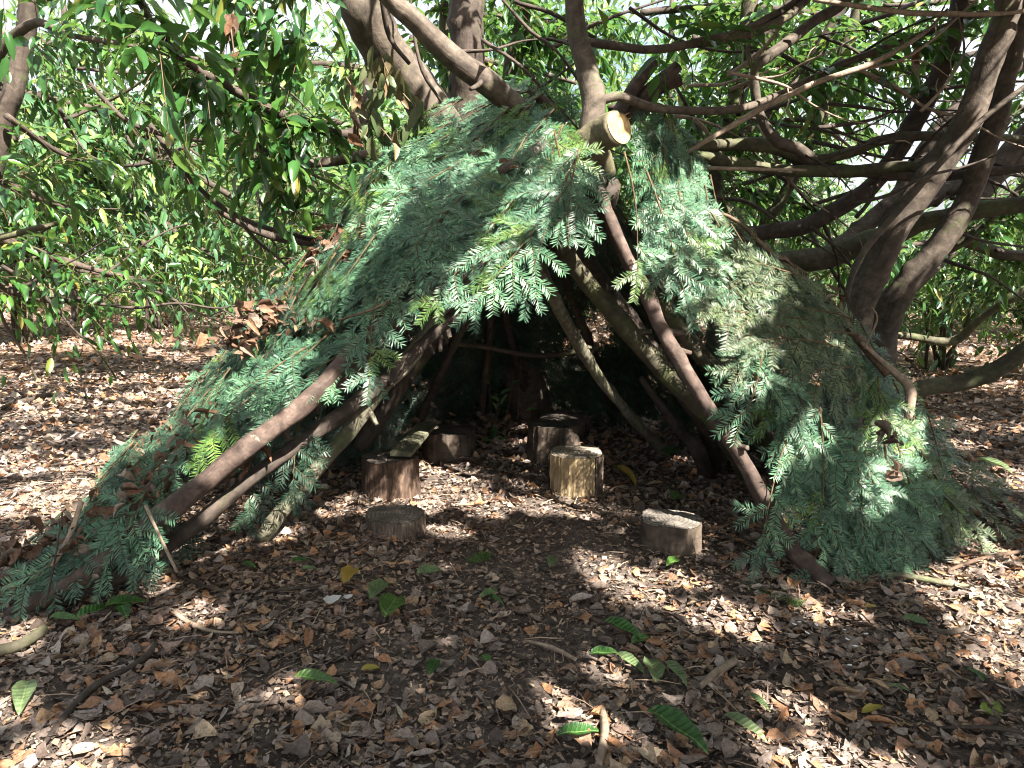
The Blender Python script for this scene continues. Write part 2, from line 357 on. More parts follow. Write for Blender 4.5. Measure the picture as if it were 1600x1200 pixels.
# leaf templates: x along the leaf (0..1), y across, z up
def laurel_tmpl(detail=1, width=0.34, droop=0.18, fold=0.10, jag=0.0, seed=0):
    xs = [0, 0.22, 0.5, 0.78, 1.0] if detail else [0, 0.5, 1.0]
    if detail >= 2: xs = [0, 0.1, 0.25, 0.42, 0.6, 0.78, 0.92, 1.0]
    prof = lambda x: width * 0.5 * (math.sin(math.pi * x ** 0.85) ** 0.75) if 0 < x < 1 else 0
    g = random.Random(seed); V = []; rows = []
    for x in xs:
        z = -droop * x * x + (g.uniform(-.03, .03) if jag else 0)
        w = prof(x) * (1 + g.uniform(-jag, jag))
        if w == 0: rows.append([len(V)]); V.append((x, 0, z))
        else:
            rows.append([len(V), len(V) + 1, len(V) + 2])
            V += [(x, -w, z + fold * w / width * 2), (x, 0, z), (x, w, z + fold * w / width * 2)]
    F = []
    for a, b in zip(rows[:-1], rows[1:]):
        if len(a) == 1: F += [(a[0], b[0], b[1]), (a[0], b[1], b[2])]
        elif len(b) == 1: F += [(a[0], b[0], a[1]), (a[1], b[0], a[2])]
        else: F += [(a[0], b[0], b[1]), (a[0], b[1], a[1]), (a[1], b[1], b[2]), (a[1], b[2], a[2])]
    return np.array(V, float), np.array([f if True else f for f in F], int)
def litter_tmpl(seed, nx=5):
    g = random.Random(seed); kind = g.choice(['lance', 'lance', 'lance', 'ovate', 'ovate', 'ovate'] + (['lobed', 'torn'] if seed < 100 else []))
    width = {'lance': g.uniform(.26, .38), 'ovate': g.uniform(.5, .7), 'lobed': g.uniform(.75, .95), 'torn': g.uniform(.5, .9)}[kind]
    cx, cy, tw, ry = g.uniform(-.25, .35), g.uniform(-.6, 1.1) * (0.8 if width > .5 else 1), g.uniform(-.7, .7), g.uniform(-.14, .14)
    ny = 5 if width > .5 else 3
    V = []; 
    for i in range(nx + 1):
        x = i / nx
        w = width * .5 * max(0.03, math.sin(math.pi * min(1, max(0, x)) ** (0.8 if kind != 'ovate' else .65)) ** .7)
        if kind == 'lobed': w *= (1.15 if i % 2 else .62)
        if kind == 'torn' and i in (0, nx): w = width * .5 * g.uniform(.3, .8)
        for j in range(ny):
            y = (j / (ny - 1) * 2 - 1)
            yy = y * w * (1 + (g.uniform(-.15, .15) if abs(y) == 1 else 0)) + ry * math.sin(x * 3)
            xx = x + (g.uniform(-.05, .05) if abs(y) == 1 else 0)
            z = cx * (x - .5) ** 2 * 2 + cy * (yy / max(width * .5, .1)) ** 2 * .22 + tw * (x - .5) * yy + g.uniform(-.04, .04) * (1 - .4 * abs(y))
            V.append((xx - .5, yy, z))
    F = []
    for i in range(nx):
        for j in range(ny - 1):
            a = i * ny + j; F += [(a, a + ny, a + ny + 1), (a, a + ny + 1, a + 1)]
    V = np.array(V); V[:, 2] -= V[:, 2].min()
    return V, np.array(F)
def place(tmpl, pos, X, Z, size):
    """copies of one template: arrays of positions, x axis, z hint, size -> V, F"""
    TV, TF = tmpl
    X = N(X); Y = N(np.cross(Z, X)); Z2 = np.cross(X, Y)
    V = pos[:, None] + size[:, None, None] * (TV[None, :, 0:1] * X[:, None] + TV[None, :, 1:2] * Y[:, None] + TV[None, :, 2:3] * Z2[:, None])
    F = TF[None] + (np.arange(len(pos)) * len(TV))[:, None, None]
    return V.reshape(-1, 3), F.reshape(-1, TF.shape[1])
def frame(pos, X, Z, s):
    X = X / np.linalg.norm(X); Y = np.cross(Z, X); Y /= np.linalg.norm(Y); Z2 = np.cross(X, Y)
    m = Matrix.Identity(4)
    for i in range(3):
        m[i][0] = X[i] * s; m[i][1] = Y[i] * s; m[i][2] = Z2[i] * s; m[i][3] = pos[i]
    return m
LAUREL_T = [laurel_tmpl(1, w, d, f) for w, d, f in ((.33, .14, .08), (.38, .25, .12), (.3, .35, .1), (.36, .05, .14))]
FAR_T = [laurel_tmpl(0, .42, .2, .14), laurel_tmpl(0, .36, .08, .1)]
leaf_obj_mesh = []
for k, (w, d, f) in enumerate(((.34, .16, .09), (.38, .3, .1), (.3, .38, .08), (.36, .08, .12), (.4, .22, .16), (.32, -.06, .1))):
    V_, F_ = laurel_tmpl(2, w, d, f, 0.06, k); leaf_obj_mesh.append(np_mesh('laurel_leaf', V_, [(F_, 0)], [M['laurel_leaf']]))

def twig_leaves(P0, D, L, k=8, leaf=0.12, droop=0.25, g=rng):
    """vectorised: T twigs each carrying k leaves; returns twig lines and leaf arrays"""
    T = len(P0); D = N(D); L = L[:, None]
    ts = np.clip(np.linspace(0.2, 1.0, k)[None] + g.normal(0, .03, (T, k)), .1, 1.02)
    down = np.array([0, 0, -1.0])
    pos = P0[:, None] + D[:, None] * (L * ts)[..., None] + down * (droop * L * ts ** 2)[..., None]
    tan = N(D[:, None] + down * (2 * droop * ts)[..., None])
    side = N(np.cross(tan, np.array([0, 0, 1.0])) + 1e-4)
    sg = np.where(np.arange(k) % 2, 1.0, -1.0)[None, :, None]
    ld = tan * (0.45 + 0.6 * ts[..., None] ** 2) + side * sg * 0.8 * (1.15 - .55 * ts[..., None]) + down * 0.3 + g.normal(0, .28, (T, k, 3))
    nr = np.array([0, 0, 1.0]) + g.normal(0, .42, (T, k, 3)) + tan * .25
    size = leaf * g.uniform(.55, 1.35, (T, k))
    a = P0; b = P0 + D * L * .5 + down * droop * L * .25; c = P0 + D * L + down * droop * L
    return (a, b, c), pos.reshape(-1, 3), ld.reshape(-1, 3), nr.reshape(-1, 3), size.ravel()
def twig_prisms(a, b, c, r=0.0022):
    """3-sided thin tapering prisms through a, b, c"""
    T = len(a); d = N(c - a); u = N(np.cross(d, np.array([.1, .3, 1.0]))); v = np.cross(d, u)
    ang = [0, 2.094, 4.189]; rows = []
    for P, s in ((a, 1.3), (b, 1.0), (c, .5)):
        for q in ang: rows.append(P + r * s * (math.cos(q) * u + math.sin(q) * v))
    V = np.stack(rows, 1).reshape(-1, 3)
    f = []
    for i in range(2):
        for j in range(3): f.append((i * 3 + j, i * 3 + (j + 1) % 3, i * 3 + 3 + (j + 1) % 3, i * 3 + 3 + j))
    F = (np.array(f)[None] + (np.arange(T) * 9)[:, None, None]).reshape(-1, 4)
    return V, F
def crown(parent, tw, name='crown', m=None, tm=None, tmpl=None, nobj=0, twr=0.0022, keep=None):
    """tw: output of twig_leaves; the nobj leaves nearest the camera become objects of their own"""
    m = m or M['laurel_leaf']; tmpl = tmpl or LAUREL_T
    (a, b, c), pos, ld, nr, size = tw
    if keep is not None:
        kk = keep(pos); pos, ld, nr, size = pos[kk], ld[kk], nr[kk], size[kk]
    # leaves that would shade the left path are thinned out to let sun through
    gsh = pos - np.array(SUN) * (pos[:, 2:3] / SUN[2]); kk = ~((gsh[:, 0] < -1.5) & (gsh[:, 1] > 3.9) & (gsh[:, 1] < 8.5) & (rng.random(len(pos)) < .55))
    pos, ld, nr, size = pos[kk], ld[kk], nr[kk], size[kk]
    if nobj:
        rel = pos - np.array(CAMP); dep = rel @ np.array(FWD); u = np.abs(rel[:, 0] / dep); v = np.abs(rel @ np.array(UP)) / dep
        ok = (dep > .5) & (u < .68) & (v < .5); score = np.where(ok, size / np.maximum(dep, .1), 0)
        idx = np.argsort(-score)[:nobj]; idx = idx[score[idx] > 0]
        for i in idx:
            me = leaf_obj_mesh[random.randrange(6)]
            if m is not M['laurel_leaf']:
                me = other_leaf_mesh(m)
            link('leaf', me, parent, mat=frame(pos[i], ld[i], nr[i], size[i]))
        mask = np.ones(len(pos), bool); mask[idx] = False
        pos, ld, nr, size = pos[mask], ld[mask], nr[mask], size[mask]
    Vs, Fs, off = [], [], 0
    which = rng.integers(0, len(tmpl), len(pos))
    for k, t in enumerate(tmpl):
        s = which == k
        if not s.any(): continue
        V, F = place(t, pos[s], ld[s], nr[s], size[s]); Vs.append(V); Fs.append(F + off); off += len(V)
    TV, TF = twig_prisms(a, b, c, twr)
    V = np.vstack(Vs + [TV]); me = np_mesh(name, V, [(np.vstack(Fs), 0), (TF + off, 1)], [m, tm or M['twig']])
    return link(name, me, parent, 'stuff')
_olm = {}
def other_leaf_mesh(m):
    if m.name not in _olm:
        _olm[m.name] = []
        for me in leaf_obj_mesh:
            c = me.copy(); c.materials[0] = m; _olm[m.name].append(c)
    return random.choice(_olm[m.name])
def along(paths, n, g=rng, tmin=0.0):
    """n random points (with tangents) on a list of polylines"""
    segs = []
    for P in paths:
        P = np.asarray(P, float); k0 = int(tmin * (len(P) - 1))
        for a, b in zip(P[k0:-1], P[k0 + 1:]): segs.append((a, b))
    A = np.array([s[0] for s in segs]); B = np.array([s[1] for s in segs]); L = np.linalg.norm(B - A, axis=1)
    i = g.choice(len(segs), n, p=L / L.sum()); t = g.random(n)[:, None]
    return A[i] + (B[i] - A[i]) * t, N(B[i] - A[i])
def wpath(pts): return np.array(px_path(pts)[0])

# ------------------------------------------------------------------ ground
def ground():
    def axis(a, b, fine, lo, hi, n):
        mid = np.arange(a, b + 1e-6, fine)
        return np.concatenate([a - np.geomspace(fine, a - lo, n)[::-1], mid, b + np.geomspace(fine, hi - b, n)])
    xs = axis(-3.6, 3.6, .03, -150, 150, 34); ys = axis(1.5, 7.5, .03, -60, 300, 34)
    X, Y = np.meshgrid(xs, ys, indexing='xy')
    far = np.clip((np.hypot(X, Y) - 14) / 20, 0, 1)
    Z = hgt(X, Y) * (1 - far) + 0.004 * np.sin(X * 53 + 3 * np.sin(Y * 31)) * np.cos(Y * 47 + 2 * np.sin(X * 29)) * (np.abs(X) < 4) * (Y < 8)
    V = np.stack([X, Y, Z], -1).reshape(-1, 3); nx = len(xs)
    i, j = np.meshgrid(np.arange(len(ys) - 1), np.arange(nx - 1), indexing='ij')
    F = np.stack([i * nx + j, i * nx + j + 1, (i + 1) * nx + j + 1, (i + 1) * nx + j], -1).reshape(-1, 4)
    o = link('ground', np_mesh('ground', V, [(F, 0)], [M['soil']]), None, 'structure')
    return o
GROUND = ground()

LT = [litter_tmpl(s) for s in range(24)]
LTF = [litter_tmpl(s + 50, 3) for s in range(8)]
def scatter(n, xr, yr, smin, smax, tmpls, zoff=0.006, tilt=.3, density=None, power=1.0):
    x = rng.uniform(*xr, n); y = rng.uniform(*yr, n)
    ok = np.abs(x) < y * .74 + .5
    if density is not None: ok &= rng.random(n) < density(x, y)
    x, y = x[ok], y[ok]; n = len(x)
    size = smin + (smax - smin) * rng.random(n) ** power
    ang = rng.uniform(0, 2 * np.pi, n)
    X = np.stack([np.cos(ang), np.sin(ang), rng.normal(0, tilt * .6, n)], -1)
    Z = np.stack([rng.normal(0, tilt, n), rng.normal(0, tilt, n), np.where(rng.random(n) < .5, 1.0, 1.0)], -1)
    pos = np.stack([x, y, hgt(x, y) + zoff * rng.random(n) + .002 + size * tilt * .18], -1)
    w = rng.integers(0, len(tmpls), n); Vs, Fs, off = [], [], 0
    for k, t in enumerate(tmpls):
        s = w == k
        if s.any():
            V, F = place(t, pos[s], X[s], Z[s], size[s]); Vs.append(V); Fs.append(F + off); off += len(V)
    return np.vstack(Vs), np.vstack(Fs)
def dens(x, y):
    d = 0.9 - 0.85 * np.exp(-(((x - .2) / .8) ** 2 + ((y - 3.5) / .8) ** 2)) - .5 * np.exp(-(((x - .05) / .45) ** 2 + ((y - 2.35) / .4) ** 2))
    d -= .3 * np.exp(-(((x + .6) / .35) ** 2 + ((y - 2.3) / .25) ** 2))
    d -= .5 * np.exp(-(((x + .1) / 1.3) ** 2 + ((y - 5.3) / .9) ** 2))
    clump = np.sin(x * 5.1 + 1.3 * np.sin(y * 3.3)) * np.sin(y * 6.3 + 1.7 * np.sin(x * 2.9))
    return np.clip(d + .22 * clump, .06, 1)
def litter(name, parts, m, kind='stuff'):
    Vs, Fs, off = [], [], 0
    for V, F in parts: Vs.append(V); Fs.append(F + off); off += len(V)
    return link(name, np_mesh(name, np.vstack(Vs), [(np.vstack(Fs), 0)], [m]), None, kind)
CT = [(np.array([[-.5, -.12, 0], [.5, -.1, .03], [.45, .14, 0], [-.4, .1, .05]]) * 1.0, np.array([[0, 1, 2], [0, 2, 3]])),
      (np.array([[-.5, -.3, 0], [.4, -.25, .08], [.5, .3, 0], [-.3, .4, .05]]), np.array([[0, 1, 2], [0, 2, 3]])),
      (np.array([[-.5, -.03, 0], [.5, -.03, .03], [.5, .03, 0], [-.5, .03, .0]]), np.array([[0, 1, 2], [0, 2, 3]]))]
TW = (np.array([[-.5, -.009, 0], [0, -.012, .05], [.5, -.006, .01], [.5, .006, .01], [0, .012, .05], [-.5, .009, 0], [0, 0, .075]]), np.array([[0, 1, 6], [1, 2, 6], [2, 3, 6], [3, 4, 6], [4, 5, 6], [5, 0, 6]]))
o = litter('leaf_litter', [scatter(16600, (-3.4, 3.4), (1.5, 3.4), .02, .082, LT, density=dens, power=1.8, tilt=.3),
                           scatter(16000, (-3.8, 3.8), (3.35, 5.2), .02, .084, LTF, density=dens, power=1.7, tilt=.32),
                           scatter(20000, (-6, 6), (5.0, 9.0), .035, .1, LTF, power=1.3, tilt=.4),
                           scatter(20000, (-13, 13), (8.8, 19), .07, .15, LTF, power=1.2)], M['litter'])
tag(o, 'dry brown and orange leaves strewn over the woodland floor', 'leaf litter')
o = litter('leaf_crumbs', [scatter(90000, (-3, 3), (1.5, 4.6), .006, .03, CT, zoff=.022, tilt=.5, power=1.5),
                           scatter(24000, (-4.5, 4.5), (4.4, 7.5), .012, .04, CT, zoff=.006, tilt=.5), scatter(3200, (-3.5, 3.5), (1.5, 5.5), .05, .17, [TW], zoff=.03, tilt=.12, power=2)], M['crumb'])
tag(o, 'crumbled leaf bits and needles scattered over the bare soil', 'leaf crumbs')

# the largest fallen leaves, each a piece of the forest floor
big_meshes = []
for s in range(14):
    V_, F_ = litter_tmpl(s + 200, 6); big_meshes.append(np_mesh('fallen_leaf', V_, [(F_, 0)], [M['litter']]))
lance = []
for s in range(5):
    V_, F_ = laurel_tmpl(2, random.uniform(.26, .36), random.uniform(-.1, .15), random.uniform(.04, .2), .08, s)
    V_[:, 0] -= .5; V_[:, 2] -= V_[:, 2].min(); lance.append(np_mesh('fallen_leaf', V_, [(F_, 0)], [M['litter']]))
cnt = 0
while cnt < 280:
    y = random.uniform(1.85, 4.3) if random.random() < .85 else random.uniform(4.3, 6); x = random.uniform(-.74 * y, .74 * y)
    if random.random() > dens(np.array(x), np.array(y)): continue
    me = random.choice(lance) if random.random() < .4 else random.choice(big_meshes)
    a = random.uniform(0, 6.28); s = random.uniform(.07, .135) if me in lance else random.uniform(.055, .10)
    z = float(hgt(x, y)) + random.uniform(.008, .02)
    link('fallen_leaf', me, GROUND, mat=frame(np.array([x, y, z]), np.array([math.cos(a), math.sin(a), random.gauss(0, .12)]),
                                              np.array([random.gauss(0, .22), random.gauss(0, .22), 1.0]), s)); cnt += 1
# ------------------------------------------------------------------ trees in and around the den
def tree(label, parts, cat='tree', group=None, name='laurel_tree'):
    """parts: (name, px points, material)"""
    p0 = W(*parts[0][1][0][:3]); t = thing(name, label, cat, (p0.x, p0.y, 0), group); t['paths'] = 0
    del t['paths']
    for nm, pts, m in parts: limb(nm, pts, m, t, sides=12 if pts[0][3] > 8 else 7)
    return t
def leafy(t, paths, n, k=9, L=(.2, .45), leaf=.125, droop=.3, nobj=0, m=None, spread=1.0, bias=(0, 0, -.1), tmin=0.0, **kw):
    P0, T0 = along([wpath(p) for p in paths], n, tmin=tmin)
    D = N(T0 * .5 + rng.normal(0, .55 * spread, (n, 3)) + np.array(bias))
    return crown(t, twig_leaves(P0, D, rng.uniform(*L, n), k, leaf, droop), nobj=nobj, m=m, **kw)

t = tree('thick grey-brown laurel trunk leaning left behind the top of the den', [
    ('trunk', [(835, 655, 6.5, 34), (812, 560, 6.1, 32), (765, 380, 5.6, 32), (705, 225, 5.2, 31), (655, 150, 5.1, 31), (600, 80, 5.0, 34), (572, 0, 4.9, 36), (560, -160, 4.9, 34)], M['bark_laurel']),
    ('branch', [(690, 235, 5.15, 8), (600, 240, 5.0, 8), (500, 255, 4.8, 8), (430, 245, 4.6, 6), (400, 225, 4.5, 4)], M['bark_laurel']),
    ('branch', [(585, 60, 5.0, 11), (560, 200, 4.7, 7), (470, 190, 4.4, 8), (390, 155, 4.2, 7), (290, 95, 3.9, 6), (235, 30, 3.7, 5), (205, -30, 3.6, 5)], M['bark_dark']),
    ('branch', [(560, 395, 5.4, 5), (470, 370, 5.0, 4), (400, 350, 4.9, 4), (335, 315, 4.8, 4), (270, 250, 4.6, 3)], M['bark_dark'])])
leafy(t, [[(510, 195, 4.5, 0), (470, 190, 4.4, 0), (390, 155, 4.2, 0), (290, 95, 3.9, 0), (235, 30, 3.7, 0), (205, -30, 3.6, 0)],
          [(500, 255, 4.8, 0), (430, 245, 4.6, 0), (400, 225, 4.5, 0)],
          [(500, -30, 4.5, 0), (440, -30, 4.3, 0), (330, -20, 4.2, 0)],
          [(500, 80, 4.6, 0), (440, 60, 4.5, 0), (380, 20, 4.4, 0)]], 170, nobj=190, leaf=.15, droop=.5)
t = tree('dark upright trunk behind the apex, crossed by a sloping limb', [
    ('trunk', [(698, 662, 6.5, 27), (700, 520, 6.3, 26), (712, 300, 6.1, 26), (722, 170, 6.0, 27), (730, 60, 5.9, 25), (736, -120, 5.9, 24)], M['bark_dark'])])
leafy(t, [[(736, -40, 5.9, 0), (800, 10, 6.2, 0), (860, 40, 6.4, 0), (890, 90, 6.5, 0)], [(730, 60, 5.9, 0), (680, 90, 6.1, 0), (640, 60, 6.3, 0)],
          [(720, 130, 6.2, 0), (800, 140, 6.6, 0), (860, 160, 6.6, 0)]], 90, nobj=60, leaf=.125)
t = tree('slim dark stem with green moss behind the apex, left of the forked trunk', [
    ('trunk', [(790, 655, 6.9, 11), (790, 420, 6.8, 10), (786, 220, 6.6, 10), (800, 110, 6.5, 11), (820, 0, 6.4, 11), (828, -80, 6.4, 11)], M['bark_mossy']),
    ('branch', [(787, 250, 6.65, 8), (715, 190, 6.8, 7), (693, 60, 6.8, 7), (700, -20, 6.7, 7)], M['bark_mossy'])])
leafy(t, [[(800, 110, 6.5, 0), (820, 0, 6.4, 0)], [(800, 40, 6.4, 0), (870, 60, 6.6, 0), (960, 60, 6.8, 0)], [(693, 60, 6.8, 0), (700, -20, 6.7, 0)]], 60, nobj=30)
t = tree('sloping bare limb running down from upper left into the fir boughs', [
    ('trunk', [(905, 330, 4.5, 20), (830, 195, 4.35, 19), (780, 145, 4.3, 18), (715, 95, 4.2, 17), (655, 40, 4.15, 15), (610, 0, 4.1, 14), (560, -60, 4.0, 13)], M['bark_laurel']),
    ('branch', [(752, 128, 4.2, 4), (745, 135, 4.1, 4), (735, 140, 4.05, 3)], M['bark_laurel'])], cat='limb', name='laurel_limb')
# the forked trunk with the sawn stub
t = thing('forked_laurel_tree', 'smooth forked trunk with a freshly sawn stub showing pale orange wood', 'tree', tuple(G(985, 700)) )
limb('trunk', [(945, 275, 4.02, 18), (938, 258, 3.96, 21), (928, 235, 3.88, 24), (925, 205, 3.86, 25)], M['bark_green'], t, sides=14)
limb('trunk', [(805, 660, 6.7, 13), (815, 520, 6.0, 13), (850, 400, 5.0, 15), (930, 320, 4.2, 24), (950, 290, 4.02, 20)], M['bark_dark'], t, sides=14)
limb('trunk', [(920, 232, 3.86, 20), (925, 190, 3.87, 17), (930, 160, 3.9, 17), (915, 110, 3.95, 16), (900, 50, 4.0, 15), (896, 0, 4.0, 14), (890, -90, 4.05, 14)], M['bark_laurel'], t, sides=14)
P, r = px_path([(905, 262, 3.9, 21), (922, 232, 3.83, 25), (945, 212, 3.79, 25), (968, 199, 3.71, 25)])
P = np.array(P); r = np.array(r)
me = tube_mesh('sawn_stub', P, r, M['bark_green'], 18, .03, 3, .02); link('sawn_stub', me, t)
d = N((P[-1] - P[-2])[None])[0]
ax = np.cross(d, [0, 0, 1]); ax /= np.linalg.norm(ax); ay = np.cross(ax, d)
aa = np.linspace(0, 2 * np.pi, 28, endpoint=False); c0 = P[-1] + d * .0015
rim = c0 + r[-1] * .975 * (np.cos(aa)[:, None] * ax + np.sin(aa)[:, None] * ay * 1.0) * (1 + .03 * np.sin(3 * aa)[:, None])
fv = np.vstack([rim, c0[None] + d * .004]); k = np.arange(28)
me = np_mesh('sawn_face', fv, [(np.stack([k, (k + 1) % 28, np.full(28, 28)], -1), 0)], [M['cut_fresh']], smooth=False)
link('sawn_face', me, t)
sp = [P[-1] + ax * s * r[-1] * .8 + ay * r[-1] * .6 for s in (-.3, .1)]
for s_ in (.5, .8):
    q = P[-1] - ax * 0 + ay * r[-1] * s_ + (ax if ax[0] > 0 else -ax) * r[-1] * (1 - s_ * .3) * .8
    limb('splinter', [(*q, .004), (*(q + d * .015 + np.array([.012, 0, .006])), .001)], M['cut_fresh'], t, sides=5, world=True, step=.01)
limb('branch', [(930, 120, 3.95, 5), (905, 70, 3.98, 6), (960, 72, 4.1, 6), (1020, 78, 4.2, 6), (1090, 66, 4.4, 6), (1180, 40, 4.6, 6), (1280, -20, 4.9, 6)], M['bark_laurel'], t, sides=8)
limb('branch', [(935, 160, 3.92, 7), (965, 150, 3.95, 7), (1020, 168, 4.1, 7), (1070, 172, 4.3, 6), (1140, 172, 4.5, 6), (1200, 155, 4.7, 5), (1330, 95, 5.0, 5), (1480, 40, 5.3, 4), (1600, 10, 5.5, 3)], M['bark_laurel'], t, sides=8)
leafy(t, [[(1020, 78, 4.2, 0), (1090, 66, 4.4, 0), (1180, 40, 4.6, 0)], [(1200, 155, 4.7, 0), (1330, 95, 5.0, 0), (1480, 40, 5.3, 0)]], 24, nobj=60, k=7)

# right-hand group of curving stems
ROOT = (1345, 520)
t = tree('largest smooth brown trunk rising from the den to the upper right corner', [
    ('trunk', [(1310, 690, 5.1, 30), (1320, 560, 5.0, 27), (1345, 470, 5.0, 24), (1390, 375, 4.9, 22), (1440, 295, 4.85, 21), (1500, 210, 4.8, 20), (1540, 120, 4.75, 19), (1572, 20, 4.7, 18), (1580, -80, 4.7, 17)], M['bark_laurel']),
    ('branch', [(1440, 262, 4.85, 7), (1400, 262, 5.0, 9), (1330, 268, 5.1, 9), (1260, 268, 5.0, 9), (1200, 262, 4.95, 9), (1120, 250, 4.9, 9), (1060, 240, 4.9, 8)], M['bark_mossy'])])
t = tree('second smooth trunk leaning right beside the largest one', [
    ('trunk', [(1350, 690, 5.4, 26), (1370, 570, 5.3, 24), (1385, 500, 5.3, 21), (1420, 440, 5.25, 19), (1480, 370, 5.2, 18), (1520, 290, 5.15, 16), (1550, 200, 5.1, 16), (1575, 100, 5.1, 15), (1600, 20, 5.1, 14), (1620, -80, 5.1, 14)], M['bark_laurel'])])
t = tree('blackish stem curving up from low left through the bright sky gap', [
    ('trunk', [(1000, 640, 7.0, 13), (990, 500, 6.2, 12), (1020, 425, 5.8, 11), (1080, 385, 5.6, 11), (1170, 366, 5.5, 12), (1250, 355, 5.45, 12), (1310, 325, 5.4, 13), (1375, 275, 5.4, 13), (1415, 215, 5.35, 13), (1455, 145, 5.3, 13), (1485, 70, 5.3, 13), (1500, -10, 5.3, 12), (1505, -90, 5.3, 12)], M['bark_dark'])])
leafy(t, [[(1455, 145, 5.3, 0), (1485, 70, 5.3, 0), (1500, -10, 5.3, 0)]], 10, nobj=20, k=7)
t = tree('low mossy trunk sweeping right from behind the den', [
    ('trunk', [(1120, 650, 6.6, 20), (1130, 500, 6.2, 18), (1160, 440, 6.0, 17), (1200, 418, 5.9, 17), (1290, 402, 5.8, 17), (1380, 370, 5.7, 17), (1450, 345, 5.6, 14), (1520, 330, 5.5, 13), (1600, 318, 5.4, 12), (1700, 300, 5.3, 11)], M['bark_mossy']),
    ('branch', [(1380, 372, 5.7, 16), (1430, 320, 6.1, 14), (1500, 290, 6.3, 13), (1570, 260, 6.4, 12), (1650, 200, 6.5, 11)], M['bark_dark']),
    ('branch', [(1290, 405, 5.8, 17), (1330, 370, 6.2, 14), (1400, 310, 6.4, 14), (1470, 200, 6.5, 13), (1560, 120, 6.6, 12), (1640, 70, 6.6, 11)], M['bark_dark'])])
t = tree('thick dark trunk leaning far right behind the two smooth trunks', [
    ('trunk', [(1340, 665, 6.1, 22), (1360, 520, 6.0, 20), (1430, 430, 6.1, 18), (1500, 340, 6.2, 17), (1570, 250, 6.3, 16), (1640, 170, 6.3, 15), (1720, 80, 6.3, 18)], M['bark_dark']),
    ('branch', [(1440, 410, 6.1, 8), (1500, 380, 6.0, 7), (1560, 330, 5.9, 6), (1600, 290, 5.9, 6), (1680, 220, 5.8, 5)], M['bark_mossy']),
    ('branch', [(1480, 360, 6.15, 12), (1560, 395, 6.3, 9), (1640, 400, 6.4, 8)], M['bark_mossy'])])
leafy(t, [[(1500, 380, 6.0, 0), (1560, 330, 5.9, 0), (1600, 290, 5.9, 0)], [(1560, 395, 6.3, 0), (1640, 400, 6.4, 0)]], 34, nobj=30, k=7)
t = tree('bent limb zigzagging above the right slope with pale worn bark', [
    ('trunk', [(1265, 250, 4.75, 9), (1245, 232, 4.7, 9), (1215, 222, 4.7, 9), (1190, 185, 4.7, 7), (1180, 150, 4.7, 7), (1178, 110, 4.7, 6), (1195, 92, 4.7, 8), (1225, 70, 4.75, 8), (1270, 35, 4.9, 8), (1310, 10, 5.0, 8), (1360, -40, 5.1, 8)], M['bark_laurel']),
    ('branch', [(1178, 112, 4.7, 4), (1168, 85, 4.7, 3), (1170, 60, 4.7, 2)], M['bark_laurel'])], cat='limb', name='laurel_limb')
t = tree('horizontal pair of limbs reaching right from the shoulder of the den', [
    ('trunk', [(1010, 215, 4.9, 9), (1060, 228, 4.9, 9), (1120, 228, 4.95, 9), (1200, 228, 5.0, 10), (1260, 250, 5.1, 8), (1330, 238, 5.2, 8), (1380, 218, 5.2, 8), (1440, 212, 5.3, 7), (1520, 214, 5.4, 6), (1620, 218, 5.5, 5)], M['bark_mossy']),
    ('branch', [(1240, 250, 5.1, 7), (1300, 262, 5.2, 7), (1380, 272, 5.3, 8), (1450, 276, 5.3, 7), (1540, 268, 5.3, 7), (1640, 258, 5.3, 6)], M['bark_dark'])], cat='limb', name='laurel_limb')
t = tree('slim dark trunk standing upright behind the right shoulder of the den', [
    ('trunk', [(1118, 665, 6.3, 12), (1118, 480, 6.2, 11), (1118, 360, 6.2, 10), (1120, 260, 6.2, 10), (1145, 160, 6.2, 10), (1165, 60, 6.2, 11), (1180, -60, 6.2, 11)], M['bark_mossy']),
    ('branch', [(1150, 180, 6.2, 6), (1190, 60, 6.3, 11), (1240, 10, 6.3, 11), (1290, -40, 6.3, 10)], M['bark_dark']),
    ('branch', [(1125, 240, 6.2, 6), (1190, 185, 6.4, 8), (1260, 110, 6.5, 9), (1300, 40, 6.5, 9), (1330, -40, 6.5, 9)], M['bark_dark'])])
leafy(t, [[(1145, 160, 6.2, 0), (1165, 60, 6.2, 0), (1180, -60, 6.2, 0)], [(1118, 300, 6.2, 0), (1145, 160, 6.2, 0)], [(1190, 185, 6.4, 0), (1260, 110, 6.5, 0), (1300, 40, 6.5, 0)]], 90, nobj=60, k=8, L=(.3, .7))
t = tree('straight mossy stem leaning right, behind the blackish curved stem', [
    ('trunk', [(1170, 650, 6.8, 10), (1190, 370, 6.6, 8), (1215, 320, 6.6, 9), (1260, 240, 6.6, 8), (1300, 130, 6.6, 9), (1335, 30, 6.6, 8), (1350, -40, 6.6, 8)], M['bark_mossy'])])
leafy(t, [[(1260, 240, 6.6, 0), (1300, 130, 6.6, 0), (1335, 30, 6.6, 0)]], 40, nobj=20, k=8, L=(.3, .7))
t = tree('bare low limb resting on the litter at far right', [
    ('trunk', [(1405, 628, 4.6, 12), (1440, 606, 4.6, 13), (1500, 600, 4.6, 13), (1560, 575, 4.55, 14), (1620, 535, 4.5, 14), (1700, 480, 4.4, 14)], M['bark_mossy'])], cat='limb', name='laurel_limb')
t = tree('crooked pale limb lying on the ground behind the right slope', [
    ('trunk', [(1370, 520, 8.0, 6), (1420, 526, 8.0, 6), (1490, 532, 8.0, 7), (1530, 500, 7.8, 6), (1580, 465, 7.6, 7), (1660, 430, 7.4, 7)], M['bark_mossy'])], cat='limb', name='laurel_limb')
